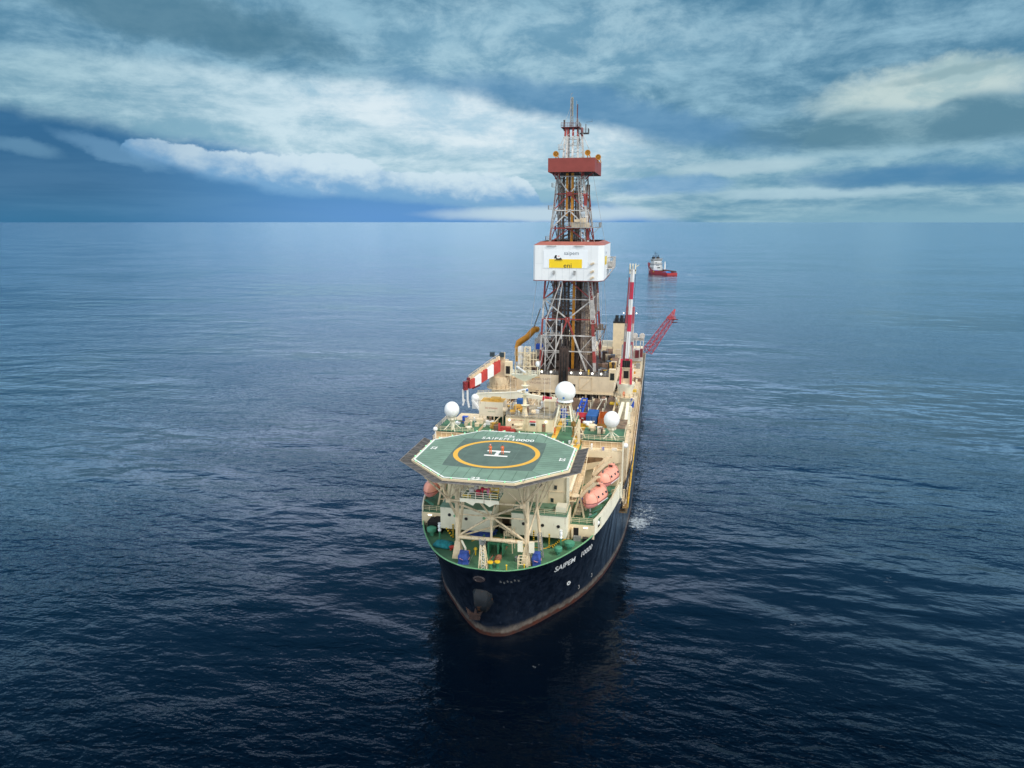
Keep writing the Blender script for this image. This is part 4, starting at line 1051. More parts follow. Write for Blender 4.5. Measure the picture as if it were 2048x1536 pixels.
# dense steelwork inside
m = M(); rr = random.Random(3)
for k in range(220):
    z = rr.uniform(25.2, 82); hw, hd = interp(HWT, z)*.86, interp(HDT, z)*.86
    y = DCY+rr.uniform(-hd, hd); x = DCX(z)+rr.uniform(-hw, hw)
    if rr.random() < .5: m.bar((DCX(z)-hw, y, z), (DCX(z)+hw, y, z+rr.choice((0, 0, 3, -3))), .14)
    else: m.bar((x, DCY-hd, z), (x, DCY+hd, z+rr.choice((0, 0, 4))), .14)
m.build('inner_steelwork', mat('inner_steel', (.16, .12, .10), .7, .4, .5, rust=.5), DER)
m = M()
for k in range(34):
    z = rr.uniform(25.2, 44); x = rr.uniform(-8.5, -2.2); y = rr.uniform(112.5, 128); s_ = rr.uniform(.5, 1.8)
    m.ob((x, y, z), (s_, s_, s_*rr.uniform(.4, 1.6)), rr.random())
for x in (-3.6, -2.6, -1.6): m.box(x, x+.5, 113.4, 114, 25, 52)
m.box(-8, -2, 118, 126, 25.1, 31.0)
m.build('drilling_machinery', DBROWN, DER)
for (x, y, z0, z1, w_) in ((-1.35, 114.6, 25, 53, .36), (.35, 114.6, 25, 53, .42), (-2.5, 116.2, 71.5, 84, .34), (-.9, 116.2, 63, 84, .38)):
    m = M(); m.box(x-w_, x+w_, y-.3, y+.4, z0, z1); m.build('guide_column', BLACK if (x < -1.3 and z0 < 30) else ORAN, DER)
m = M(); m.box(.9, 1.9, 114.8, 115.6, 25, 53); m.box(-2.1, -1.5, 116.4, 117, 63, 84); m.box(-3.6, -3.2, 116, 116.6, 63, 84); m.build('guide_column', DBROWN, DER)
# racked drill pipe stands
def rack(x0, x1, y0, z0, z1, n, mt, dy=.5, ztop_taper=.0):
    m = M()
    for k in range(n):
        x = x0+(x1-x0)*(k+.5)/n+rr.uniform(-.04, .04)
        m.tube((x, y0+rr.uniform(0, dy), z0), (x-ztop_taper*(z1-z0), y0+rr.uniform(0, dy), z1), (x1-x0)/n*.42, n=6)
    m.build('racked_pipe', mt, DER)
BR2 = mat('pipe_grey_brown', (.27, .21, .17), .55, .25, 1, rust=.4)
rack(2.6, 4.9, 114.6, 25, 53, 9, BR2); rack(5.2, 6.8, 122, 25, 53, 6, BROWN, 2); rack(1.2, 2.4, 118, 25, 52, 4, DBROWN)
rack(-6.3, -4.6, 118, 25, 53, 6, BROWN, 2); rack(-7.6, -6.4, 124, 25, 53, 5, BR2, 2); rack(-4.2, -2.2, 121, 25, 53, 8, DBROWN, 3); rack(.9, 2.6, 124, 25, 53, 6, BROWN, 3); rack(3.2, 5.0, 128, 25, 53, 7, BROWN, 3); rack(-2.6, .2, 126, 63, 82, 8, DBROWN, 3); rack(-5.8, -3.9, 119, 63, 83, 6, BR2, 2); rack(.2, 1.8, 116, 63, 83, 6, BR2, 2); rack(2.3, 3.6, 122, 63, 81, 5, BROWN, 3)
m = M(); m.lattice((.3, 115.4, 25), (.3, 115.4, 40), 1.6, 1.6, 8, .09, .06); m.build('pipe_handler', BLACK, DER)
m = M(); m.lattice((3.1, 113.4, 63), (1.2, 114.4, 83), 1.1, .8, 12, .05, .03); m.build('derrick_ladder', LW[0], DER)
m = M(); m.lattice((6.7, 111.6, 40), (5.4, 111.6, 53), 1.3, 1.0, 7, .07, .05); m.build('derrick_ladder', LW[0], DER)
for (x, z) in ((-6.9, 73.4), (-7.6, 64.5), (-5.9, 79.8)):
    m = M(); m.box(x-.6, x+.5, 112, 113.2, z, z+.1); m.rail([(x-.6, 112, z), (x+.5, 112, z)], 1.2, .5, .04); m.rail([(x-.6, 112, z), (x-.6, 113.2, z)], 1.2, .5, .04); m.build('rest_platform', GREY, DER)
m = M(); m.lattice((-7.0, 112.9, 64), (-5.2, 115.4, 83), .7, .5, 14, .035, .025); m.build('caged_ladder', GREY, DER)
# monkey board platforms above the wind wall
m = M(); m.box(-2.4, 7.6, 112.5, 120.5, 68.1, 68.3); m.rail([(-2.4, 112.5, 68.3), (7.6, 112.5, 68.3), (7.6, 120.5, 68.3)], 1.4, .9, .05, 4)
m.bar((5, 112.6, 65.4), (7.4, 112.6, 68.1), .14); m.build('monkey_board', GREY, DER)
m = M(); m.box(-.6, 4.6, 113.4, 114.6, 68.3, 69.6); m.box(.2, 1.8, 113, 114.6, 69.8, 70.6); m.ob((2.8, 113.6, 70.3), (1.6, .6, 1.4)); m.build('racking_cabin', TAN, DER)
m = M(); m.box(6.0, 9.8, 118.6, 121.5, 36.9, 37.1); m.rail([(6, 118.6, 37.1), (9.8, 118.6, 37.1), (9.8, 121.5, 37.1)], 1.3, .8, .05); m.bar((9.7, 118.7, 37), (7.6, 118.7, 33.2), .22); m.bar((9.7, 118.7, 37), (8.5, 118.7, 29.5), .2); m.ob((8.4, 120, 37.9), (1.4, 1.2, 1.6)); m.build('side_platform', mat('platform_brown', (.20, .15, .12), .7, .3, 1), DER)
# white wind wall (chamfered box, open top)
Z0, Z1 = 53.0, 63.2
out = [(-10.0, 108), (8.0, 108), (9.8, 109.8), (9.8, 138), (8, 140), (-10, 140), (-11.8, 138), (-11.8, 109.8)]
out = [(-10.6, 108), (8.0, 108), (9.5, 110.6), (9.5, 136), (7.5, 138), (-9.6, 138), (-11.2, 136), (-11.2, 108.8)]
inn = [(x*.965-.03, DCY+(y-DCY)*.975) for x, y in out]
m = M()
for i in range(8):
    j = (i+1) % 8; a, b, c2, d2 = out[i], out[j], inn[j], inn[i]
    v = [(*a, Z0), (*b, Z0), (*c2, Z0), (*d2, Z0), (*a, Z1), (*b, Z1), (*c2, Z1), (*d2, Z1)]
    m.add(v, [(3, 2, 1, 0), (4, 5, 6, 7), (0, 1, 5, 4), (2, 3, 7, 6)])
WW = m.build('wind_wall', mat('windwall_white', (.80, .82, .82), .5, .02, .25, rust=.12, streak=True), DER, 'white wind wall with company boards')
m = M(); top = [(DCX(64)+(x-DCX(64))*.83, DCY+(y-DCY)*.83) for x, y in out]
for i in range(8):
    j = (i+1) % 8
    m.add([(*out[i], Z1+.02), (*out[j], Z1+.02), (*top[j], Z1+1.0), (*top[i], Z1+1.0)], [(0, 1, 2, 3)])
    m.add([(*out[i], Z1+.0), (*out[j], Z1+.0), (*top[j], Z1+.9), (*top[i], Z1+.9)], [(3, 2, 1, 0)])
m.build('sloping_rim', mat('rim_red', (.36, .12, .09), .6, .1, .6, rust=.2), DER)
m = M(); 
for i in range(8):
    j = (i+1) % 8; m.bar((*out[i], Z0-.12), (*out[j], Z0-.12), .22)
m.build('lower_edge', mat('edge_maroon', (.16, .035, .035), .6, .1, .6), DER)
m = M(); m.prism([(x*.97, DCY+(y-DCY)*.97) for x, y in out], 61.6, 61.7); m.build('upper_floor', DARK, DER)
m = M()
for k in range(1, 9): x = -10.6+k*2.06; m.box(x-.02, x+.02, 107.97, 108.0, Z0+.1, Z1-.1)
m.box(-10.5, 7.9, 107.97, 108.0, 57.9, 57.93); m.build('panel_seam', mat('seam_grey', (.55, .58, .58), .6), DER)
SF = 107.9
def srect(x0, x1, z0, z1, y, mt, nm):
    m = M(); m.add([(x0, y, z0), (x1, y, z0), (x1, y, z1), (x0, y, z1)], [(0, 1, 2, 3)]); m.build(nm, mt, DER)
m = M(); m.box(-8.1, 4.95, SF+.01, 107.96, 56.6, 61.8); m.build('sign_board', mat('board_white', (.83, .86, .88), .45, .01), DER)
YB = mat('board_yellow', (.90, .62, .015), .45, .02)
m = M(); m.box(-6.4, 3.3, SF-.03, SF+.005, 56.65, 59.2); m.build('yellow_panel', YB, DER)
INK = mat('ink_grey', (.16, .20, .24), .5); INK2 = mat('ink_dark', (.05, .05, .03), .5)
m = M(); put_text(m, 'saipem', 2, lambda u, v: (-2.0+u, SF-.01, 60.1+v), fit=4.3, height=1.35, bold=.01); m.build('sign_lettering', INK, DER)
m = M(); put_text(m, 'eni', 2, lambda u, v: (-2.1+u, SF-.05, 56.7+v), fit=2.35, height=1.3, bold=.01); m.build('sign_lettering', INK2, DER)
# six-legged animal emblem: dark body with a pale patch
def em(x, z): return (-4.9+x, SF-.06, 58.6+z)
m = M()
def poly(pts, y=0): m.add([(p[0], p[1]-y, p[2]) for p in [em(*q) for q in pts]], [tuple(range(len(pts)))])
poly([(0, .75), (.1, 1.35), (.35, 1.75), (.75, 1.8), (.8, 1.3), (.55, .9)])
poly([(.5, .7), (.55, 1.05), (2.0, 1.05), (2.1, .6), (1.9, .45), (.5, .45)])
for k in range(6): x = .2+k*.32; poly([(x, 0-.1*(k == 0)), (x+.09, -.02), (x+.2, .5), (x, .5)])
poly([(1.9, .9), (2.15, .85), (2.4, .2), (2.3, -.05), (2.2, .3), (2.0, .6)]); m.build('sign_emblem', BLACK, DER)
m = M(); poly([(.75, .85), (.75, 1.45), (1.3, 1.6), (1.85, 1.45), (1.9, .95), (1.3, .8)], .02); m.build('emblem_patch', WHITE, DER)
m = M(); poly([(.9, 1.4), (1.35, 1.62), (1.75, 1.45), (1.3, 1.36)], .03); m.build('emblem_patch', RED, DER)
for x in (-4.9, 1.2):
    m = M(); m.box(x-.3, x+.3, 107.5, 107.95, 54.9, 55.9); m.box(x-.5, x+.2, 107.4, 107.9, 54.8, 55.1); m.build('wall_fan', GREY, DER)
for z in (57.9, 55.6, 53.8):
    m = M(); m.box(6.3, 6.9, 107.6, 107.95, z, z+.45); m.box(5.8, 6.3, 107.5, 107.9, z-.3, z+.2); m.build('wall_fixture', TAN, DER)
m = M()
for x in (-5.8, 2.2): m.box(x-1.4, x+1.4, 107.7, 107.96, 62.95, 63.15)
m.build('rim_box', PINKW, DER)  # two flat boxes just under the sloping rim
m = M(); m.box(9.52, 9.56, 113.5, 120.5, 57.3, 59.8); m.build('yellow_panel', YB, DER)
m = M(); m.box(9.52, 9.55, 113.5, 120.5, 59.82, 61.6); m.build('sign_board', MATS['board_white'], DER)
m = M(); put_text(m, 'saipem', 2, lambda u, v: (9.58, 115.6+u, 60.2+v), fit=3.4, height=1.1); m.build('sign_lettering', INK, DER)
m = M(); put_text(m, 'eni', 2, lambda u, v: (9.60, 116+u, 57.5+v), fit=2, height=1.1); m.build('sign_lettering', INK2, DER)
m = M(); m.box(9.5, 11.4, 122, 134, 55.6, 55.8); m.rail([(11.4, 122, 55.8), (11.4, 134, 55.8)], 3.2, 1.5, .07, 4)
for y in (122, 126, 130, 134): m.bar((11.4, y, 55.6), (9.6, y, 53.2), .16); m.bar((11.4, y, 55.8), (9.6, y, 59.2), .12)
m.box(9.6, 10.9, 126, 130, 56, 57.6); m.build('side_gallery', LW[0], DER)
m = M(); m.ob((11.3, 123.5, 59.2), (1.4, 1.2, .3)); m.bar((9.5, 123.5, 58.9), (11.8, 123.5, 59.2), .16); m.build('gallery_bracket', GREY, DER)
# crown box
m = M(); cr = [(-7.6, 111.5), (6.0, 111.5), (6.0, 134), (-7.6, 134)]
for i in range(4):
    j = (i+1) % 4; a, b = cr[i], cr[j]; ia = (a[0]*.97, DCY+(a[1]-DCY)*.98); ib = (b[0]*.97, DCY+(b[1]-DCY)*.98)
    v = [(*a, 84), (*b, 84), (*ib, 84), (*ia, 84), (*a, 87.9), (*b, 87.9), (*ib, 87.9), (*ia, 87.9)]
    m.add(v, [(3, 2, 1, 0), (4, 5, 6, 7), (0, 1, 5, 4), (2, 3, 7, 6)])
m.build('crown_wall', mat('crown_red', (.26, .052, .042), .65, .08, .4), DER)
m = M(); m.box(-7.3, 5.8, 112, 133.5, 84.1, 84.3); m.build('crown_floor', mat('crown_floor_dark', (.03, .03, .032), .8), DER)
m = M()
for x in (-5.6, -4.4, 2.2): m.bar((x, 111.9, 84), (x-.1, 114.0, 82.2), .3)
m.bar((-6.8, 113, 84), (-5.2, 114.5, 82), .2); m.bar((5.6, 113, 84), (3, 114.5, 82), .2)
m.build('crown_knee', LW[1], DER)
def sheave(x, y, z, r=.85):
    m = M(); mt = Matrix.Rotation(R(90), 4, 'X')
    m.lathe((x, y, z), [(r*.72, -.1), (r, -.14), (r, .14), (r*.72, .1), (r*.72, -.1)], 22, mt)
    for k in range(8): a = k*math.pi/4; m.bar((x, y, z), (x+r*.75*math.cos(a), y, z+r*.75*math.sin(a)), .16)
    m.bar((x+.3, y+.3, z), (x+.9, y+.3, z-1.6), .25); m.bar((x, y+.3, z), (x, y+.3, z-1.6), .25)
    m.build('sheave', ORAN, DER)
sheave(-5.8, 114.6, 89.3); sheave(3.4, 116, 89.6); sheave(6.2, 119.5, 88.6)
# top A-frame with platforms and twin masts
m = M()
for (xb, yb, xt, yt) in ((-3.9, 115, -3.4, 118), (-2.9, 115, -2.7, 118), (-1.0, 115, -1.2, 118), (.6, 116, .1, 118.5), (2.2, 117, 1.2, 119.5), (-3.4, 126, -3, 122), (1.6, 126, .8, 122)):
    a, b = Vector((xb, yb, 84.3)), Vector((xt, yt, 97))
    m.mm(0); m.bar(a, a.lerp(b, .8), .55); m.mm(1); m.bar(a.lerp(b, .8), b, .55)
m.mm(0)
for z in (88.5, 90.3, 92.2, 94): m.bar((-3.6, 121, z), (1.4, 122, z), .16); m.bar((-3.6, 121, z), (1.4, 122, z+1.8), .14); m.bar((-3.8, 116, z), (1.8, 117, z), .14); m.bar((-3.8, 116, z), (-.8, 117, z+1.8), .1); m.bar((1.8, 117, z), (-1, 117, z+1.8), .1)
m.bar((-5, 115.5, 88), (-5, 115.5, 91), .12); m.bar((-5, 115.5, 91), (-3.3, 118, 95.6), .12); m.box(-5.2, -3.6, 115, 116, 90.6, 90.8); m.rail([(-5.2, 115, 90.8), (-3.6, 115, 90.8)], 1.2, .6, .05)
m.bar((1.6, 118, 95.2), (4.0, 116, 90.2), .12)
m.build('crown_frame', LW, DER)
m = M(); m.box(-4.7, .7, 117, 122.5, 96.9, 97.1); m.rail([(-4.7, 117, 97.1), (.7, 117, 97.1)], 1.2, .6, .045); m.mm(1); m.rail([(.7, 117, 97.1), (.7, 122, 97.1)], 1.2, .8, .045); m.build('top_platform', [mat('dull_maroon', (.14, .04, .04), .6, .2), GREY], DER)
m = M(); m.box(.6, 3.2, 118, 121, 95.3, 95.5); m.rail([(.6, 118, 95.5), (3.2, 118, 95.5), (3.2, 121, 95.5)], 1.2, .6, .045); m.tube((2.4, 119, 95.5), (2.4, 119, 98), .12); m.bar((2.4, 119, 98.5), (4.2, 119, 98.6), .07); m.bar((4.2, 119, 98.4), (4.2, 119, 99.3), .05); m.build('top_platform', mat('dk_grey', (.12, .12, .12), .6), DER)
m = M(); m.lattice((-1.9, 119.5, 97), (-1.9, 119.5, 105.4), .8, .65, 12, .075, .045); m.mm(1); m.bar((-1.7, 119.5, 100.5), (-1.7, 119.5, 105.6), .34)
m.mm(0); m.tube((-2.2, 119.5, 105), (-2.2, 119.5, 106.7), .05); m.bar((-2.2, 119.5, 106.4), (-1.7, 119.5, 106.8), .08); m.build('crown_mast', [GREY, mat('khaki', (.40, .36, .20), .6)], DER)
m = M(); m.lattice((-.2, 119.5, 97), (-.2, 119.5, 99.5), .6, .5, 4, .06, .035); m.mm(1); m.bar((-.2, 119.5, 98.7), (-.2, 119.5, 103.6), .26); m.mm(0); m.tube((-.5, 119.5, 99), (-.5, 119.5, 104.6), .05); m.build('crown_mast', [GREY, MATS['dull_maroon']], DER)
m = M(); m.tube((-3.9, 118, 96), (-3.9, 118, 98.7), .16); m.sph((-3.9, 118, 98.9), .3, 8, 6); m.tube((.9, 118, 92), (.0, 118, 97.9), .14); m.build('crown_pipe', mat('dk_brown', (.08, .06, .05), .6), DER)
m = M()
for a, b in (((-9.6, 111, 61), (-13.2, 108, 26)), ((8.6, 112, 53), (9.9, 108, 30)), ((9.6, 112, 53), (11.2, 116, 28)), ((-1.9, 119.5, 104), (-4.2, 118, 97)), ((-9.0, 113, 38), (-13.5, 113, 34)), ((4.2, 116, 88), (9.4, 116, 63))): m.tube(a, b, .045, n=5)
m.build('guy_wire', GREY, DER)

# ---------------------------------------------------------------- funnel and aft house
m = M(); m.box(5.5, 20.5, 160, 190, 11, 20.2); m.box(4.8, 10, 160, 175, 20.2, 24.6); AH = m.build('aft_house', CREAM, SHIP)
m = M(); m.box(9.8, 15.0, 160, 170, 20.2, 33.6); FN = m.build('funnel', CREAM, SHIP)
m = M(); m.box(9.7, 15.1, 159.9, 170.1, 33.6, 34.1); m.build('funnel_top', BLACK, FN)
for x in (10.9, 12.7, 14.3):
    m = M(); m.tube((x, 162, 34.1), (x+.1, 162.2, 36.2), .62, .62, 14); m.build('exhaust_pipe', BLACK, FN)
m = M(); m.box(-20, 4, 165, 200, 11, 20); m.build('aft_house', TAN, SHIP)
m = M(); m.box(-7.5, -1.5, 150, 156, 20, 31); m.box(.8, 3.6, 146, 150, 24, 41); m.build('aft_casing', CREAM, SHIP)
for i, (x, y, z, w_, h_, c_) in enumerate(((7.9, 155, 21.2, 3.6, 3.0, BLUE2), (6.6, 148, 19.5, 3, 2, OCHRE), (12, 150, 18, 5, 3, TAN), (10, 143, 17, 3, 3, ORAN))):
    m = M(); m.box(x-w_/2, x+w_/2, y-2, y+2, z-h_/2, z+h_/2); m.build('deck_module', c_ if i else mat('slate_grey', (.10, .13, .16), .6), SHIP)
    if i == 0: m = M(); m.box(x-w_/2, x+w_/2, y-2, y+2, z+h_/2+.003, z+h_/2+.5); m.build('deck_module', BLUE2, SHIP)
m = M(); m.box(5, 20.6, 140, 158, 11, 18.0); m.box(14, 20.4, 106, 140, 11, 17.5); m.build('side_house', CREAMR, SHIP)
m = M(); m.lathe((8, 143, 0), [(1.2, 18), (1.2, 19.2), (.6, 19.6)], 14); m.tube((5.6, 141, 19.2), (9.6, 142, 19.6), .9, n=14); m.build('ochre_tank', OCHRE, SHIP)
# machinery by the crane at the far right
m = M(); m.box(16.6, 20.8, 158, 163, 20, 24); m.lathe((18, 157.5, 29.5), [(.4, -.2), (1.0, -.2), (1.0, .2), (.4, .2)], 18, Matrix.Rotation(R(90), 4, 'X')); m.lathe((20.5, 157.5, 29.5), [(.4, -.2), (1.0, -.2), (1.0, .2), (.4, .2)], 18, Matrix.Rotation(R(90), 4, 'X'))
for x in (17.5, 18.4, 20, 21): m.bar((x, 158, 24), (x, 158, 29.6), .35)
m.box(17.0, 21.2, 158, 160, 27.6, 28.6); m.build('riser_tensioner', PINKW, SHIP)
m = M(); m.box(18.2, 19.6, 156, 157.5, 21.5, 24.2); m.box(20.0, 21, 155, 156.5, 22, 25); m.build('tensioner_cylinder', mat('maroon', (.18, .03, .04), .5), SHIP)
# flare boom
m = M(); m.lattice((22.2, 196, 17), (31.4, 206, 30.0), 2.9, 1.9, 12, .12, .07); FBM = m.build('flare_boom', mat('boom_red', (.36, .045, .06), .6, .15), SHIP, 'red lattice boom reaching out over the side')
m = M(); m.lattice((31, 206, 29.6), (32.8, 208, 33.4), 1.9, .2, 3, .1, .06); m.box(30, 33, 205, 208, 29.4, 29.6); m.rail([(29.6, 204.6, 29.6), (33.2, 204.6, 29.6)], 1.2, .8, .06); m.build('boom_head', RED, FBM)
m = M(); m.bar((32, 205, 29.4), (34.2, 205.4, 29.5), .35); m.bar((31.6, 204.8, 28.2), (34, 205.2, 28.4), .35); m.build('burner', mat('burner_dark', (.10, .03, .03), .7), FBM)

# ---------------------------------------------------------------- upright crane on the right
CXR, CYR = 17.9, 90
m = M()
m.lathe((CXR, CYR, 0), [(1.55, 11), (1.55, 23.3), (1.7, 23.6), (2.3, 26.2), (2.5, 26.9), (2.5, 27.1)], 28); CRP = m.build('crane', CREAMW, SHIP, 'upright pedestal crane with red and white boom')
m = M(); m.lathe((CXR, CYR, 23.3), [(1.5, 0), (3.3, 0), (3.3, .15), (1.5, .15)], 28)
m.rail([(CXR+3.2*math.cos(a), CYR+3.2*math.sin(a), 23.4) for a in [k*math.pi/8 for k in range(17)]], 1.1, 3, .045, 2); m.build('ring_platform', CREAMR, CRP)
m = M(); m.box(CXR-1.6, CXR+1.7, CYR-1.6, CYR+2.4, 27.1, 31.3); m.box(CXR-1.9, CXR+2.0, CYR-1.9, CYR+2.5, 31.3, 31.5); m.build('crane_house', CREAMR, CRP)
m = M(); m.box(CXR-.6, CXR+.7, CYR-1.75, CYR-1.62, 28.6, 30.6); m.box(CXR-1.0, CXR+1.1, CYR-1.75, CYR-1.62, 31.6, 33.4); m.build('machinery_opening', DARK, CRP)
m = M(); m.box(12.7, 14.6, 98.6, 100.6, 25.0, 28.6); CB = m.build('crane_cab', CREAM, CRP)
m = M(); m.box(13.05, 14.25, 98.52, 98.62, 25.6, 27.6); m.build('cab_window', GLASS, CRP)
for sx in (-1, 1):
    m = M(); m.bar((CXR+sx*1.45, CYR-2.2, 27.0), (CXR+sx*1.25, CYR-1.2, 33.8), .55, .7); m.mm(1); m.bar((CXR+sx*1.25, CYR-1.2, 33.8), (CXR+sx*1.15, CYR-.6, 37.6), .45, .5)
    m.build('crane_frame', [CRIM, GREY], CRP)
# boom (near vertical box girder, banded) with jib folded beside it
B0, B1 = Vector((CXR+.1, CYR-.4, 31.5)), Vector((CXR+.75, CYR+.4, 57.6))
bn_ = [(0, .09, 1), (.09, .22, 0), (.22, .37, 0), (.37, .545, 1), (.545, .70, 0), (.70, .875, 1), (.875, 1, 0)]
m = M()
for a, b, k in bn_: m.mm(k); m.bar(B0.lerp(B1, a), B0.lerp(B1, b), 1.0, 1.2)
m.build('crane_boom', [WHITE, CRIM], CRP)
m = M()
for sx, top_ in ((-1, .62), (1, .62)):
    o0, o1 = Vector((sx*1.05, .8, 0)), Vector((sx*.72, .6, 0))
    for a, b, k in ((0, .12, 1), (.12, .26, 1), (.26, .45, 0), (.45, .62, 1)):
        p, q = (B0+o0).lerp(B1+o1, a), (B0+o0).lerp(B1+o1, b); m.mm(k); m.bar(p, q, .62, .9)
m.mm(1); m.bar(B0.lerp(B1, .6)+Vector((-.85, .3, 0)), B0.lerp(B1, .92)+Vector((-.75, .3, 0)), .3)
m.build('boom_side_girder', [LW[0], mat('faded_red', (.48, .11, .13), .6, .1)], CRP)
m = M(); c_ = B1
for sx in (-.7, 0, .7): m.ob((c_.x+sx, c_.y-.1, c_.z+.2), (.3, .8, 2.6))
m.box(c_.x-.9, c_.x+.9, c_.y-.5, c_.y+.3, c_.z-.4, c_.z); m.tube((c_.x+.9, c_.y, c_.z+.8), (c_.x+1.6, c_.y, c_.z+1.2), .1); m.build('boom_head', [CREAMW], CRP)
m = M()
for sx in (-.95, .95): m.tube((CXR+sx*1.2, CYR-1.0, 33), (c_.x+sx*.9, c_.y-.3, c_.z+1.2), .05, n=5)
m.tube((c_.x, c_.y-.7, c_.z+.9), (CXR, CYR-2, 31), .045, n=5); m.tube((c_.x-.25, c_.y-.7, c_.z+.9), (CXR-.5, CYR-2, 31), .045, n=5); m.build('hoist_wire', mat('wire_black', (.06, .06, .06), .5), CRP)
for q_ in (.56, .28):
    for sx in (-1, 1):
        p = B0.lerp(B1, q_); m = M(); m.bar(p+Vector((sx*.6, 0, .4)), p+Vector((sx*1.6, 0, .1)), .06); m.mm(1); m.sph(tuple(p+Vector((sx*1.7, 0, -.05))), .15, 8, 6); m.build('boom_lamp', [GREY, LAMP if q_ > .5 else GREY], CRP)
# diagonal braces below the pedestal
m = M(); m.bar((CXR-.4, 87, 22), (CXR-2.6, 72, 14.5), .8, .7); m.bar((CXR+.9, 87, 22), (CXR+.5, 74, 14), .8, .7); m.bar((CXR-2.6, 73, 15), (CXR+.6, 74, 15), .3); m.box(CXR-1.6, CXR+2, 86.6, 87.6, 19.6, 21)
for a in (-2.4, 2.4): m.bar((CXR+a*.6, 88.4, 21), (CXR+a, 87.6, 23.2), .35)
m.build('pedestal_brace', CREAMW, CRP)

# ---------------------------------------------------------------- left crane, boom folded down forward
LX, LY = -19.0, 96
m = M(); m.lathe((LX, LY, 0), [(2.2, 11), (2.2, 22), (2.9, 24.2), (2.9, 26.0)], 24); CLP = m.build('crane', CREAMR, SHIP, 'left-hand crane with its red and white boom lowered towards the bow')
m = M(); m.lathe((LX, LY, 22.6), [(2.2, 0), (3.6, 0), (3.6, .15), (2.2, .15)], 24); m.rail([(LX+3.5*math.cos(a), LY+3.5*math.sin(a), 22.7) for a in [k*math.pi/8 for k in range(17)]], 1.1, 3, .045, 2); m.build('ring_platform', CREAMR, CLP)
m = M(); m.box(LX-1.8, LX+2.2, LY-1.5, LY+3.5, 26, 30.4); m.add([(LX-2, LY-1, 26), (LX+1.6, LY-1, 26), (LX+1.8, LY-1, 33), (LX+.6, LY-1, 33), (LX-2, LY+.5, 26), (LX+1.6, LY+.5, 26), (LX+1.8, LY+.5, 33), (LX+.6, LY+.5, 33)], [(0, 1, 2, 3), (7, 6, 5, 4), (0, 4, 5, 1), (1, 5, 6, 2), (2, 6, 7, 3), (3, 7, 4, 0)]); m.build('crane_house', TAN, CLP)
for dx_ in (-1.6, 1.2): m = M(); m.ob((LX+dx_, LY-1.6, 32.6), (1.3, .8, 1.3)); m.build('crane_lamp_box', mat('slate', (.03, .05, .06), .5), CLP)
m = M(); m.box(-16.9, -14.9, 94, 96, 26.6, 30.6); m.build('crane_cab', CREAM, CLP)
m = M(); m.box(-16.5, -15.3, 93.9, 94.02, 27.2, 29.4); m.build('cab_window', DARK, CLP)
# boom: deep plate girder narrowing towards its nose
bp = [(-18.6, 94, 31.2, 28.0), (-20.3, 92.6, 30.2, 26.9), (-21.8, 91.2, 29.1, 26.1), (-23.3, 89.8, 28.0, 25.2), (-24.8, 88.4, 26.9, 24.5), (-26.0, 87.2, 26.0, 24.0)]
m = M()
for i in range(5):
    (x0, y0, t0, b0), (x1, y1, t1, b1) = bp[i], bp[i+1]; nsub = 2 if i < 4 else 1
    m.mm((i+1) % 2 if i else 1)
    dd = Vector((x1-x0, y1-y0, 0)).normalized(); nn = Vector((-dd.y, dd.x, 0))*1.1
    v = [(x0-nn.x, y0-nn.y, b0), (x1-nn.x, y1-nn.y, b1), (x1-nn.x, y1-nn.y, t1), (x0-nn.x, y0-nn.y, t0), (x0+nn.x, y0+nn.y, b0), (x1+nn.x, y1+nn.y, b1), (x1+nn.x, y1+nn.y, t1), (x0+nn.x, y0+nn.y, t0)]
    m.add(v, [(0, 1, 2, 3), (7, 6, 5, 4), (0, 4, 5, 1), (2, 6, 7, 3), (0, 3, 7, 4), (1, 5, 6, 2)])
m.build('crane_boom', [WHITE, RED], CLP)
m = M()
m.rail([(a, b+1.2, c_) for a, b, c_, _ in bp], 1.5, 1.3, .05); 
for k in range(18): q = k/17; i = min(4, int(q*5)); f_ = q*5-i; x, y, z, _ = [bp[i][j]*(1-f_)+bp[i+1][j]*f_ for j in range(4)]; m.ob((x, y, z+.5), (.5, .6, rr.uniform(.5, 1.3)), .6)
m.build('boom_walkway', CREAMR, CLP)
m = M(); m.ob((-26.6, 86.6, 24.8), (1.2, 1.1, 2.4), .6); m.ob((-25.8, 87, 26.7), (.8, .8, .8), .6); m.bar((-25.0, 88, 23.9), (-23.2, 89.5, 24.7), .6); m.build('hook_sheave_block', mat('sheave_dark_red', (.22, .025, .03), .5, .4, 2), CLP)
m = M()
for dx_ in (-.8, .5): m.box(-26.7+dx_, -26.35+dx_, 86.3, 87.0, 20.2, 23.7)
m.ob((-27.2, 86.7, 19.9), (.45, .4, 1.8), 0, 0, .3); m.ob((-25.8, 86.7, 19.4), (.45, .4, 1.8), 0, 0, -.2); m.build('hook_block', WHITE, CLP)
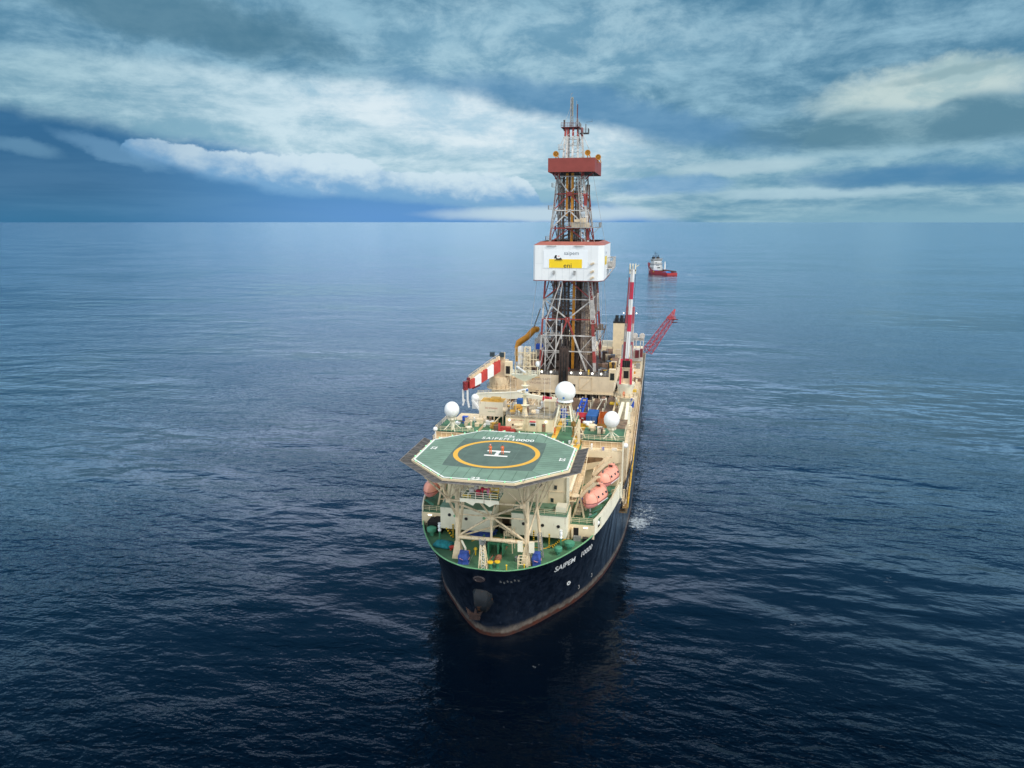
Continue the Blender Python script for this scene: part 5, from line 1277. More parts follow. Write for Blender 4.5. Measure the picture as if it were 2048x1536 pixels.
# lower service crane lying across the deck
m = M(); m.mm(0); m.bar((-19.6, 72, 25.6), (-7.6, 72, 26.6), 1.3, 1.7); m.bar((-7.6, 72, 26.6), (-2.2, 72, 26.0), .9, .9); m.mm(1); m.bar((-2.2, 72, 26), (.2, 72, 25.8), .8, .95); m.mm(0); m.bar((.2, 72, 25.8), (1.5, 72, 25.7), .8, 1); m.mm(1); m.bar((1.5, 72, 25.7), (3.6, 72, 25.5), .8, 1)
SCR = m.build('service_crane', [CREAMW, CRIM], SHIP, 'cream crane boom lying across the deck on its rests')
m = M(); m.sph((-19.8, 71.5, 25.3), 1.1, 14, 10); m.box(-20.6, -19, 71, 73, 22.5, 25); m.bar((-20.4, 70.6, 25), (-18.4, 70.6, 22.4), .5); m.build('boom_nose', WHITE, SCR)
m = M()
for x in (-16, -12, -8, -4, 0, 3): m.box(x-.18, x+.18, 71.8, 72.2, 17, 25)
m.build('boom_rest', CREAMR, SCR)
m = M(); m.rail([(-19, 71.1, 26.6), (-7.6, 71.1, 27.6)], .8, 1.4, .04); m.build('boom_rail', CREAM, SCR)

# ---------------------------------------------------------------- big yellow pipe bends and white tanks left of the derrick
m = M()
pts = [(-19.0, 124, 29.5), (-18.6, 124.3, 31.2), (-17.4, 125, 32.0), (-16.2, 126, 32.8), (-15.0, 127, 34.2), (-14, 128, 35.2), (-13.2, 129, 35.0)]
for a, b in zip(pts, pts[1:]): m.tube(a, b, 1.0, 1.0, 14); m.sph(a, 1.03, 14, 8)
m.tube((-19, 124, 25), (-19, 124, 29.5), .7, .95, 14)
m.build('flow_pipe', ORAN, SHIP)
m = M(); m.lathe((-16.9, 119, 0), [(1.05, 24), (1.05, 30.3), (.8, 30.9), (.2, 31.1)], 18); m.build('white_tank', WHITE, SHIP)
m = M()
for x, y in ((-18.6, 118.4), (-15.4, 118.4), (-14.0, 120)): m.tube((x, y, 22), (x, y, 30.5), .14)
for z in (23, 25.5, 28, 30.4): m.bar((-18.6, 118.3, z), (-13.8, 119.4, z), .13)
m.rail([(-18.8, 118, 24), (-10.2, 118, 24)], 1.2, 1.2, .05); m.rail([(-18.8, 118, 28), (-10.2, 118, 28)], 1.2, 1.2, .05); m.build('tank_framework', CREAMR, SHIP)
m = M()
for k in range(10): m.tube((-13.4+.5*k, 127+k*.2, 26), (-13.0+.45*k, 127+k*.2, 34.5-rr.uniform(0, 3)), .22)
m.box(-14, -9, 128, 132, 24, 32); m.build('hose_cluster', PINKW, SHIP)
m = M(); m.box(-12.6, -9.6, 122, 124, 29.6, 31.2); m.build('tank_cover', BLUE2, SHIP)
m = M(); m.bar((-9.6, 112.5, 44), (-14.0, 126, 36), .28); m.build('stay_beam', GREY, SHIP)
for b_ in ((-21, -15.65, 104, 142, 11, 20.5), (-20, -15.7, 104.1, 112, 20.52, 23.2)): m = M(); m.box(*b_); m.build('side_house', TAN, SHIP)
# ---------------------------------------------------------------- structures on the top deck behind the helideck
m = M(); m.box(-6.1, 4.4, 45, 56, 25.2, 28.2); SH = m.build('safety_house', CREAM, SHIP)
m = M(); m.rail([(-6.1, 56, 28.2), (-6.1, 45.1, 28.2), (4.4, 45.1, 28.2), (4.4, 56, 28.2)], 1.1, 1.0, .035); m.build('house_railing', GREY, SH)
m = M(); m.box(-6.2, 4.5, 44.9, 56.1, 28.12, 28.24); m.build('house_roof', mat('roof_tan', (.40, .33, .22), .7, .3, .8, rust=.5), SH)
m = M(); put_text(m, 'SAFETY FIRST', 1, lambda u, v: (-4.9+u, 44.96, 27.45+v), fit=2.9, height=.28); m.build('wall_lettering', mat('rust_red_ink', (.42, .09, .06), .6), SH)
m = M(); m.box(-.7, .7, 44.93, 45.0, 26.5, 27.2); wf = m.build('window', WHITE, SH)
m = M(); m.box(-.55, .55, 44.88, 44.94, 26.55, 27.0); m.build('window_pane', GLASS, SH); m = M(); m.box(-.7, .6, 44.7, 45, 27.35, 27.55); m.build('window_hood', CRIM, SH)
m = M(); m.box(-4.6, -4.3, 44.93, 45, 26.3, 26.7); m.build('window_pane', GLASS, SH)
m = M(); m.box(2.0, 2.8, 44.93, 45, 25.25, 27.05); m.build('door', mat('door_tan', (.28, .18, .11), .5), SH); m = M(); m.sph((2.4, 44.9, 26.6), .13, 8, 6); m.build('door_sign', RED, SH)
m = M(); m.lathe((-2.9, 43.4, 0), [(.35, 25.2), (.3, 26.0), (.9, 26.2), (.9, 26.4), (.1, 26.5)], 14); m.tube((-2.9, 43.4, 26.4), (-2.9, 43.4, 27.2), .1); m.lathe((-2.9, 43.4, 27.1), [(.1, 0), (1.0, .02), (1.0, .08), (.1, .1)], 18); m.build('deck_capstan', CREAM, SHIP)
m = M(); m.box(1.0, 1.1, 44.9, 45, 25.3, 28.1); m.ladder((-1.4, 44.9, 25.3), (-1.4, 44.9, 28.2), .4, (1, 0, 0), .3, .03); m.rail([(-1.5, 44.2, 25.2), (1.0, 44.2, 25.2)], .9, .6, .03); m.build('wall_ladder', CREAM, SH)
for x in (-5.2, 2.9):
    m = M(); m.sph((x, 44.7, 27.6), .22, 8, 6); m.build('floodlight', LAMP, SH)
# board house on posts
m = M(); m.box(-13.1, -7.5, 49, 53, 27.0, 30.3); NS = m.build('board_house', mat('board_house_paint', (.80, .69, .52), .55, .04, .3, rust=.42, streak=True), SHIP)
m = M(); put_text(m, 'NO SMOKING', 1, lambda u, v: (-11.6+u, 48.96, 28.75+v), fit=2.8, height=.34); m.build('wall_lettering', MATS['rust_red_ink'], NS)
m = M(); put_text(m, 'SAFETY FIRST', 1, lambda u, v: (-11.0+u, 48.96, 28.0+v), fit=1.7, height=.2); m.build('wall_lettering', mat('green_ink', (.12, .28, .16), .6), NS)
m = M()
for x in (-13.0, -12.3, -9.6, -7.6): m.box(x-.1, x+.1, 49.0, 49.2, 25.2, 27.0)
m.bar((-8.2, 49, 27), (-10.0, 46.2, 25.2), .22); m.build('house_post', CREAM, NS)
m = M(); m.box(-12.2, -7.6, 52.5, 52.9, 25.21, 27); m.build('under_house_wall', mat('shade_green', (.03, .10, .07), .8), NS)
m = M(); m.box(-12.9, -7.6, 49.2, 52.8, 30.3, 30.36); m.box(-10.8, -8.6, 50, 52, 30.36, 30.9); m.build('board_roof', OCHRE, NS)
# lockers beside the board house
for (x, y, z, a, b, h, mt, nm) in ((-11.6, 46.4, 25.2, 1.2, 1.1, .6, WHITE, 'white_bench'), (-10.4, 48.2, 25.2, 1.7, 1.2, .9, WHITE, 'white_bench')):
    m = M(); m.box(x-a/2, x+a/2, y-b/2, y+b/2, z+.15, z+h); m.box(x-a/2-.05, x+a/2+.05, y-b/2-.05, y+b/2+.05, z+h, z+h+.08); m.box(x-a/2+.1, x+a/2-.1, y-b/2+.1, y+b/2-.1, z, z+.15); m.build(nm, mt, SHIP)
# main mast
MX, MY = -2.1, 46.5
m = M(); m.lathe((MX, MY, 0), [(.75, 28.2), (.5, 29.6), (.36, 32), (.34, 35.6), (.34, 38)], 14)
MST = m.build('main_mast', CREAM, SHIP, 'cream radar mast with crosstrees and aerials')
m = M()
for z, w_, d_ in ((30.8, 1.7, 1.3), (33.3, 2.0, 1.4), (35.2, 1.6, 1.2)):
    m.lathe((MX+.2, MY-.4, z), [(.1, -.5), (w_/2, -.05), (w_/2*1.15, .05), (.1, .1)], 12); m.build('mast_shelf', CREAMW, MST); m = M()
m.add([(MX-3.0, MY-.9, 37.6), (MX+3.1, MY-.9, 37.6), (MX+3.1, MY+.9, 37.6), (MX-3.0, MY+.9, 37.6), (MX-.4, MY-.4, 36.2), (MX+.4, MY-.4, 36.2), (MX+.4, MY+.4, 36.2), (MX-.4, MY+.4, 36.2)], [(0, 3, 2, 1), (4, 5, 6, 7), (0, 1, 5, 4), (1, 2, 6, 5), (2, 3, 7, 6), (3, 0, 4, 7)])
m.rail([(MX-3, MY-.9, 37.62), (MX+3.1, MY-.9, 37.62), (MX+3.1, MY+.9, 37.62)], 1.0, .7, .05); m.build('mast_platform', CREAMW, MST)
m = M(); m.ob((MX-.3, MY-1.1, 34.4), (2.4, .22, .22), R(20), 0, R(-12)); m.ob((MX+.6, MY-1.1, 34.1), (.7, .5, .7)); m.ob((MX-.6, MY-1.2, 38.9), (2.5, .25, .28), R(-18), 0, R(28)); m.build('radar_bar', WHITE, MST)
m = M(); m.sph((MX+.75, MY-1.3, 34.4), .28, 10, 8); m.build('radar_motor', BLUE, MST)
m = M(); m.lattice((MX+.4, MY+.4, 37.6), (MX+.5, MY+.4, 43.6), 1.5, 1.1, 7, .055, .035)
for z in (39.3, 40.9, 42.3): m.bar((MX-1.6, MY+.3, z), (MX+2.4, MY+.3, z), .12)
for x in (-1.6, -1.0, 1.8, 2.4, 0): m.tube((MX+x, MY+.3, 39.3), (MX+x, MY+.3, 42.9), .06)
m.build('mast_lattice', CREAM, MST)
for x in (-2.9, -1.9, 2.9): m = M(); m.tube((MX+x, MY-.8, 37.6), (MX+x, MY-.8, 39.6), .10); m.build('mast_stub', CREAM, MST)
m = M(); m.tube((MX+2.9, MY-.8, 38.6), (MX+2.9, MY-.8, 39.8), .08); m.lathe((MX+2.9, MY-.8, 39.6), [(.3, 0), (.42, .3), (.42, .8), (.25, 1.1), (.05, 1.15)], 14); m.build('aerial_dome', WHITE, MST)
for x, z1 in ((-5.4, 38.5), (3.4, 38.0), (2.2, 37.0), (-4.2, 36)):
    m = M(); m.tube((x, 47, 28.2), (x, 47, z1), .035, .02, 5); m.build('whip_aerial', WHITE, SHIP)
# red lockers and clutter near the helideck's rear edge
for x0, x1, y, h in ((-6.9, -4.7, 43.3, 1.0), (-4.6, -3.5, 42.8, .7)):
    m = M(); m.box(x0, x1, y, y+1.0, 25.2, 25.2+h); m.box(x0-.04, x1+.04, y-.04, y+1.04, 25.2+h, 25.26+h); m.build('red_locker', RED, SHIP)
m = M(); m.box(-7.3, -6.9, 43, 43.4, 25.2, 27.2); m.build('red_cabinet', RED, SHIP)
m = M(); m.box(1.3, 3.7, 51.5, 53.5, 28.2, 30.4); m.box(1.2, 3.8, 51.4, 53.6, 30.4, 30.5); m.build('roof_unit', CREAM, SH)
m = M(); m.box(-.5, .6, 49.2, 50, 28.2, 28.9); m.build('roof_unit', WHITE, SH)
m = M(); m.box(-5.3, -3.2, 50, 52, 28.6, 29.4); m.box(-4.7, -2.9, 48.6, 50, 28.3, 28.9); m.build('roof_unit', OCHRE, SH)
m = M(); m.box(-5.2, -3.4, 53, 54.6, 28.9, 30.2); m.build('roof_unit', BLUE, SH)
# service clutter: one part each
rc = random.Random(21)
def clutter(x0, x1, y0, y1, z, n, cols, smin=.4, smax=1.6, hmax=1.5):
    for k in range(n):
        x, y = rc.uniform(x0, x1), rc.uniform(y0, y1); a, b, h = rc.uniform(smin, smax), rc.uniform(smin, smax), rc.uniform(.3, hmax)
        mt = rc.choice(cols); kind = rc.random(); m = M()
        if kind < .4: m.box(x-a/2, x+a/2, y-b/2, y+b/2, z, z+h); m.box(x-a/2-.05, x+a/2+.05, y-b/2-.05, y+b/2+.05, z+h, z+h+.06); nm = 'deck_locker'
        elif kind < .65: m.lathe((x, y, z), [(a*.3, 0), (a*.3, h*.8), (a*.5, h), (a*.4, h*1.15), (.05, h*1.2)], 12); nm = 'deck_vent'
        elif kind < .85: m.path([(x, y, z), (x, y, z+h), (x+a, y, z+h), (x+a, y+b, z+h)], .09, 6); nm = 'pipework'
        else: m.lathe((x, y, z+h*.6), [(.05, -a*.5), (h*.5, -a*.48), (h*.5, a*.48), (.05, a*.5)], 14, Matrix.Rotation(R(90), 4, 'Y')); nm = 'cable_drum'
        m.build(nm, mt, SHIP)
CL = [CREAM, CREAMR, TAN, WHITE, GREY, CREAMW, TAN, BROWN]
clutter(-17.5, -11.8, 40, 46, 26.3, 12, CL)
clutter(12.6, 15.8, 41, 46, 26.3, 8, CL+[BLUE])
clutter(8.9, 11.2, 33, 44, 25.2, 14, CL+[DGRN], .3, 1.0)
clutter(-10.8, 4.5, 38, 43, 25.2, 12, CL, .3, 1.0, .8)
clutter(-19.5, 4, 61, 70, 17.6, 26, CL+[OCHRE, BLUE, RED], .6, 2.2, 2.4)
clutter(15.2, 20, 60, 86, 15.0, 30, CL+[OCHRE, BROWN, TAN, RED, YEL], .5, 1.8, 2.6)
clutter(14.5, 20.2, 106, 140, 17.5, 24, CL+[OCHRE, BROWN, BLUE2, YEL], .6, 2.4, 2.6)
clutter(6, 20, 141, 158, 18.0, 22, CL+[OCHRE, BROWN, ORAN], .8, 2.6, 2.2)
clutter(-20, -9.5, 104, 112, 23.3, 12, CL+[OCHRE, BROWN], .6, 2, 2)
clutter(-13, 13, 107, 110.5, 25.08, 18, [GREY, BROWN, TAN, DBROWN, YEL, RED], .3, 1.0, 1.4)
clutter(8.8, 13.4, 107, 139, 25.09, 34, [GREY, BROWN, TAN, DBROWN, OCHRE, MATS['slate_grey'], DBROWN, BROWN], .8, 2.6, 3.4)
clutter(-15, -10.6, 107, 139, 25.09, 22, [GREY, BROWN, TAN, DBROWN, CREAMR], .8, 2.2, 3.0)
clutter(-11, 4, 46.5, 55, 28.25, 16, CL+[OCHRE], .4, 1.4, 1.6)
clutter(-11, -6.4, 44, 59, 25.2, 16, CL+[OCHRE, BROWN], .4, 1.5, 2)
clutter(9, 19, 48.5, 57, 22.66, 16, CL+[OCHRE, BROWN, YEL], .4, 1.3, 1.5)
clutter(-17.5, 14.5, 74.5, 79, 17.4, 30, CL+[OCHRE, BROWN, TAN], .5, 1.6, 2.6)
clutter(5.4, 8.4, 50, 59, 25.2, 8, CL+[BLUE], .4, 1.2, 1.6)
clutter(-17.5, -7, 74.5, 104, 17.4, 60, CL+[OCHRE, BROWN, RED, GREY], .5, 2.2, 3.6)
clutter(-20, -12, 60, 100, 16.5, 26, CL+[OCHRE, BROWN], .6, 1.8, 3.2)
clutter(-6.8, 14.8, 99, 104, 17.4, 26, CL+[OCHRE, BROWN], .5, 1.6, 2.2)
for (a_, b_) in (((-17.6, 74.6, 20.6), (-17.6, 104, 20.6)), ((-7.4, 62, 20.4), (-7.4, 100, 20.4)), ((15.2, 70, 20.4), (15.2, 104, 20.4)), ((-17.6, 74.4, 21), (15.2, 74.4, 21)), ((-19.8, 60.5, 22.8), (-11.6, 60.5, 22.8))):
    m = M(); m.rail([a_, b_], 1.1, 1.5, .04)
    k_ = int((Vector(b_)-Vector(a_)).length/6)+1
    for q_ in range(k_+1): p_ = Vector(a_).lerp(Vector(b_), q_/k_); m.bar((p_.x, p_.y, 17.0), (p_.x, p_.y, p_.z), .14)
    m.bar(a_, b_, .3, .12); m.build('raised_walkway', CREAMR, SHIP)
m = M()
for k_ in range(6): m.tube((-17+k_*.45, 74.5, 18.4+.3*(k_ % 2)), (-17+k_*.45, 104, 18.4+.3*(k_ % 2)), .14, n=6)
m.build('pipework', CREAMR, SHIP)
clutter(12.2, 18.6, 19.5, 34, 17.0, 10, CL+[DGRN], .3, .8, .9)
# yellow walkways down both sides of the top deck
m = M(); m.box(4.6, 5.7, 40.5, 60, 25.205, 25.26); m.box(9.4, 11.2, 34, 46, 25.205, 25.27); m.build('yellow_walkway', mat('walkway_yellow', (.72, .43, .06), .7, .15, 1.2, rust=.4), SHIP)
m = M(); m.rail([(-11.4, 36, 25.2), (-11.4, 59.5, 25.2), (8.4, 59.5, 25.2), (8.4, 46.5, 25.2), (11.4, 46.5, 25.2)], 1.05, 1.6, .035); m.build('deck_railing', CREAM, SHIP)
m = M(); m.box(10.6, 11.1, 37.5, 38, 25.2, 30.5); m.bar((9.4, 36.5, 25.2), (10.8, 37.8, 29.5), .15); m.bar((12.2, 39, 26), (10.8, 37.8, 29.5), .15)
for z in (26.5, 27.7, 28.9): m.bar((9.9, 37.6, z), (11.8, 37.6, z), .1)
m.build('service_mast', CREAM, SHIP)
m = M(); m.lathe((9.1, 43, 25.2), [(.5, 0), (.25, .5), (.22, 2.2), (.55, 2.4), (.5, 3.2), (.1, 3.5)], 12); m.build('bronze_horn', mat('bronze', (.30, .17, .05), .4, .3, 2, metal=.5), SHIP)
# container deck, pipe deck
m = M(); m.box(8.6, 19.6, 47.3, 60.2, 11.0, 22.6); m.box(5.2, 19.6, 60.3, 68, 11.0, 22.6); m.box(-20, 5.0, 60.3, 73.5, 11, 17.5); CD = m.build('cargo_deck_block', CREAMR, SHIP)
m = M(); m.box(8.65, 19.55, 47.35, 60.15, 22.6, 22.66); m.box(5.25, 19.55, 60.35, 67.95, 22.6, 22.66); m.box(-19.9, 4.9, 60.4, 73.4, 17.5, 17.56); m.build('cargo_deck', mat('cargo_deck_paint', (.20, .15, .10), .7, .4, .8, rust=.8), CD)
m = M(); m.box(-18, 15.4, 74, 104.5, 11, 17.4); PD = m.build('pipe_deck', mat('pipe_deck_paint', (.17, .12, .085), .7, .4, .8, rust=.6), SHIP)
for x in (-6.5, -2.8, 1.3, 5.4, 8.3, 12.2, 15):
    for y in (80, 86, 92, 98):
        m = M(); m.box(x-.16, x+.16, y-.16, y+.16, 17.4, 20.4); m.build('rack_post', CREAMW, PD)
def pipes(x0, x1, y0, y1, z, n, mt, lab, grp, slope=0):
    first = None; d_ = (x1-x0)/n
    for k in range(n):
        x = x0+(k+.5)*d_
        if first is None:
            m = M(); m.tube((x, y0, z), (x, y1, z+slope), d_*.46, n=8); first = single(m, 'steel_pipe', mt, lab, 'pipe', (x, y0, z), grp)
        else:
            c = first.copy(); COL.objects.link(c); c.location = (x, y0+rc.uniform(-.4, .4), z+rc.uniform(0, .06))
pipes(-6.1, -3.1, 76, 102, 18.9, 8, BROWN, 'brown steel pipe racked behind the radar mast, left of the big white dome', 'pipes in the left rack')
pipes(1.6, 4.6, 76, 102, 18.9, 8, BROWN, 'brown steel pipe racked just right of the big white dome', 'pipes in the middle rack')
pipes(8.6, 11.9, 77, 102, 18.9, 8, BROWN, 'brown steel pipe racked behind the blue container', 'pipes behind the blue container')
pipes(12.5, 14.8, 84, 103, 19.3, 6, mat('pipe_dark_tan', (.17, .11, .08), .6, .2, 1), 'dark brown steel pipe racked beside the crane pedestal', 'pipes beside the crane pedestal')
pipes(-2.2, .9, 78, 101, 18.6, 7, mat('pipe_grey', (.24, .2, .17), .6, .2, 1), 'grey brown steel pipe racked directly behind the big white dome', 'pipes behind the big dome')
m = M(); m.tube((10.0, 79, 19.6), (11.2, 98, 19.9), .14); single(m, 'steel_pipe', CREAMW, 'single pale pipe lying on top of the brown pipes behind the blue container', 'pipe', (10, 79, 19.4))
m = M(); m.tube((-5.2, 79, 19.6), (-3.6, 98, 19.9), .14); single(m, 'steel_pipe', CREAMW, 'single pale pipe lying on the rack behind the radar mast', 'pipe', (-5.2, 79, 19.4))
for k, (y, z) in enumerate(((97, 19.2), (94.5, 19.6), (99.5, 19.0))):
    m = M(); m.tube((13.4, y, z), (17.4, y+.2, z), .38, n=12); single(m, 'yellow_pipe', YEL, ('front', 'middle', 'rear')[(1, 0, 2)[k]]+' of the yellow pipes lying crosswise in front of the crane pedestal', 'pipe', (13.4, y, z-.38), 'yellow pipes by the crane')
# cargo: containers ----------------------------------------------------
def container(x, y, z, mt, label, w=2.44, L=6.1, h=2.6, rz=0, open_top=False, inner=None):
    t_ = thing('shipping_container', label, 'container', (x, y, z), None, rz)
    m = M()
    def side(p, q, n, z0=.18, z1=h-.12, out=(0, 0)):
        for i in range(n):
            a = i/n; b = (i+.5)/n; c_ = (i+1)/n
            f = lambda t__: (p[0]+(q[0]-p[0])*t__, p[1]+(q[1]-p[1])*t__)
            A, B, C2 = f(a), f(b), f(c_)
            o = .05
            m.add([(A[0], A[1], z0), (B[0]-out[0]*o, B[1]-out[1]*o, z0), (B[0]-out[0]*o, B[1]-out[1]*o, z1), (A[0], A[1], z1)], [(0, 1, 2, 3)])
            m.add([(B[0]-out[0]*o, B[1]-out[1]*o, z0), (C2[0], C2[1], z0), (C2[0], C2[1], z1), (B[0]-out[0]*o, B[1]-out[1]*o, z1)], [(0, 1, 2, 3)])
    W, D = w/2-.05, L/2-.05
    side((-W, -D), (-W, D), 16, out=(-1, 0)); side((W, -D), (W, D), 16, out=(1, 0)); side((-W, D), (W, D), 8, out=(0, 1))
    m.add([(-W, -D, h-.06), (W, -D, h-.06), (W, D, h-.06), (-W, D, h-.06)], [(0, 1, 2, 3)]) if not open_top else m.add([(-W, -D, .3), (W, -D, .3), (W, D, .3), (-W, D, .3)], [(0, 1, 2, 3)])
    def loc(m): # shift into world for build()
        m.v = [(v[0]+x, v[1]+y, v[2]+z) for v in m.v]; return m
    loc(m).build('corrugated_wall', mt, t_)
    m = M()
    for sx in (-1, 1):
        for sy in (-1, 1): m.bar((sx*W, sy*D, 0), (sx*W, sy*D, h), .16)
        m.bar((sx*W, -D, .09), (sx*W, D, .09), .16); m.bar((sx*W, -D, h-.07), (sx*W, D, h-.07), .14)
    for sy in (-1, 1): m.bar((-W, sy*D, .09), (W, sy*D, .09), .16); m.bar((-W, sy*D, h-.07), (W, sy*D, h-.07), .14)
    loc(m).build('corner_frame', mt, t_)
    for sx in (-1, 1):
        m = M(); m.box(*sorted((sx*.02, sx*(W-.08))), -D-.04, -D+.02, .18, h-.15); loc(m).build('door', mt, t_)
        m = M()
        for q in (.3, .7): m.tube((sx*(W*q), -D-.09, .15), (sx*(W*q), -D-.09, h-.1), .03)
        loc(m).build('locking_bar', GREY, t_)
    m = M(); m.box(.2, .75, -D-.075, -D-.045, 1.5, 1.8); loc(m).build('label_plate', WHITE, t_)
    return t_
container(11.5, 62.0, 22.66, BLUE, 'blue shipping container between the red and the orange one', h=2.9)
container(8.7, 63.0, 22.66, mat('container_red', (.50, .02, .03), .5, .1), 'red shipping container to the left of the blue one', L=4.0, w=2.4, h=2.0)
container(14.3, 61.6, 22.66, mat('container_orange', (.48, .13, .03), .5, .15, .8, rust=.3), 'open-topped orange container behind the right-hand white dome', open_top=True, h=2.6)
container(-5.4, 80, 17.5, mat('container_blue_dark', (.03, .08, .30), .5, .15), 'small dark blue container behind the radar mast', L=3, w=2.4, h=4.5) if False else None
def basket(x, y, z, w, d_, h, mt, label, nm='cargo_basket'):
    t_ = thing(nm, label, 'basket', (x, y, z)); m = M()
    for a, b, c_, d2 in ((-w/2, w/2, -d_/2, -d_/2+.08), (-w/2, w/2, d_/2-.08, d_/2), (-w/2, -w/2+.08, -d_/2+.08, d_/2-.08), (w/2-.08, w/2, -d_/2+.08, d_/2-.08)): m.box(x+a, x+b, y+c_, y+d2, z+.12, z+h)
    m.box(x-w/2+.08, x+w/2-.08, y-d_/2+.08, y+d_/2-.08, z+.12, z+.2); m.build('basket_wall', mt, t_)
    m = M()
    for sx in (-1, 1):
        for sy in (-1, 1): m.box(x+sx*w/2-.07, x+sx*w/2+.07, y+sy*d_/2-.07, y+sy*d_/2+.07, z, z+h+.12)
    m.build('corner_post', mt, t_); return t_
basket(14.2, 57.2, 22.66, 2.2, 1.2, 1.5, mat('basket_ochre', (.36, .19, .05), .6, .2, .8, rust=.5), 'ochre steel basket standing in front of the orange container')
basket(8.2+1.6, 58.0, 22.66, 1.6, 1.4, 1.1, OCHRE, 'ochre steel basket in front of the red container')
basket(-9.0, 66, 17.56, 2.4, 3.0, 1.6, RED, 'red steel basket on the cargo deck left of the mast')
# yellow tank with white bags on top, white sacks beside it
t_ = thing('storage_tank', 'yellow round-bottomed tank in front of the blue container', 'tank', (11, 54.6, 22.66))
m = M(); m.lathe((11.0, 54.6, 22.66), [(.7, 0), (.95, .4), (1.0, 1.1), (1.15, 1.3), (1.15, 1.5), (.1, 1.6)], 18); m.build('tank_body', YEL, t_)
m = M()
for sx in (-1.15, 1.15):
    for sy in (53.5, 55.7): m.bar((11+sx, sy, 22.66), (11+sx, sy, 25.2), .14)
    m.bar((11+sx, 53.5, 24.2), (11+sx, 55.7, 24.2), .12)
for sy in (53.5, 55.7): m.bar((9.85, sy, 24.2), (12.15, sy, 24.2), .14)
m.build('tank_frame', YEL, t_)
m = M(); rb = random.Random(5)
for k in range(7): m.sph((10.3+rb.random()*1.4, 54.2+rb.random()*.9, 24.7+rb.random()*.5), .5, 10, 7, (1, 1, .75))
single(m, 'white_bag', mat('bag_white', (.80, .80, .78), .8, .1, 3, bump=.05), 'crumpled white bag lying on top of the yellow tank', 'bag', (11, 54.6, 24.3))
m = M(); m.box(12.5, 15.3, 51.8, 53.2, 22.66, 23.7)
for k in range(3): m.ob((13.1+k*.85, 52.5, 23.9), (.8, 1.0, .45), .1*k)
single(m, 'white_sack_pile', MATS['bag_white'], 'pile of white sacks right of the yellow tank, below the right-hand white dome', 'sacks', (14, 52.5, 22.66))
# blue lifting frame between the racks
t_ = thing('lifting_frame', 'blue steel lifting frame standing between the brown pipe racks', 'frame', (6.4, 88, 17.4))
m = M()
for dx_ in (-.7, .7): m.bar((5.9+dx_, 80, 18.6), (6.5+dx_, 93, 21.2), .35); m.bar((5.9+dx_, 80, 17.5), (5.9+dx_, 80, 18.6), .3); m.bar((6.5+dx_, 93, 17.5), (6.5+dx_, 93, 21.2), .3)
m.build('side_beam', BLUE2, t_); m = M()
for k in range(7): q = k/6; m.bar((5.2+.6*q, 80+13*q, 18.6+2.6*q), (6.6+.6*q, 80+13*q, 18.6+2.6*q), .25)
m.build('cross_beam', BLUE2, t_)
# blue skip near the left and others
for (x, y, z, w_, d_, h, mt, lb) in ((19.4, 101, 17.5, 1.3, 3.2, 2.6, BLUE2, 'tall blue crate beside the crane near the ship\'s side'), (-4.4, 58.0, 25.2, 2.2, 1.6, 1.3, BLUE, 'blue crate behind the radar mast'), (5.1, 57.5, 25.2, 1.1, 1.6, 2.0, BLUE2, 'blue crate behind the legs of the big dome tower'), (-15.2, 44.8, 26.3, 1.1, 1.0, 1.5, BLUE2, 'blue crate to the right of the left-hand white dome'), (13.0, 25.0, 17.0, .9, .9, 1.5, BLUE2, 'blue drum-like crate on the boat deck under the front lifeboat')):
    m = M(); m.box(x-w_/2, x+w_/2, y-d_/2, y+d_/2, z+.1, z+h); 
    for k in (-1, 1): m.box(x+k*w_*.3-.1, x+k*w_*.3+.1, y-d_/2, y+d_/2, z, z+.1)
    m.box(x-w_/2-.05, x+w_/2+.05, y-d_/2-.05, y+d_/2+.05, z+h, z+h+.08)
    for k in range(4): m.box(x-w_/2+w_*(k+.5)/4-.04, x-w_/2+w_*(k+.5)/4+.04, y-d_/2-.04, y-d_/2, z+.2, z+h-.1)
    single(m, 'blue_crate', mt, lb, 'crate', (x, y, z))
# ochre side galleries along the ship's right side
m = M(); m.box(20.2, 21.4, 38, 150, 11.9, 12.15); m.build('side_gallery', mat('gallery_brown', (.33, .20, .08), .7, .35, .5, rust=.8), SHIP)
m = M()
for k in range(3): y0 = 40+k*9.2; m.box(21.1, 21.35, y0, y0+7, 12.2, 13.4)
m.build('side_panel', OCHRE, SHIP); m = M()
for k in range(5): m.tube((19.3+k*.38, 38, 12.5+.5*(k % 3)), (19.3+k*.38, 150, 12.5+.5*(k % 3)), .13, n=6)
m.build('side_pipe', TAN, SHIP)
m = M(); m.rail([(21.35, 38, 12.15), (21.35, 78, 12.15)], 1.2, 2.4, .05, 2); m.build('side_railing', YEL, SHIP)
m = M(); m.rail([(21.35, 80, 12.15), (21.35, 225, 12.15)], 1.2, 3.0, .05, 2); m.build('side_railing', PINKW, SHIP)
m = M(); m.rail([(-21.6, 38, 12.15), (-21.6, 225, 12.15)], 1.2, 3.0, .06, 2); m.build('side_railing', CREAM, SHIP)
m = M()
for k in range(18): y0 = 40+k*8.5; m = M(); m.box(20.1, 20.5, y0, y0+.4, 11, 15.2+(k % 3)); m.build('side_frame', CREAMR, SHIP)
for b_ in ((15.6, 20.0, 60.3, 104, 11, 14.9), (19.7, 20.4, 47, 60, 11, 22.3), (-20.4, -11.6, 47, 60, 11, 24.3)): m = M(); m.box(*b_); m.build('side_house', CREAMR, SHIP)
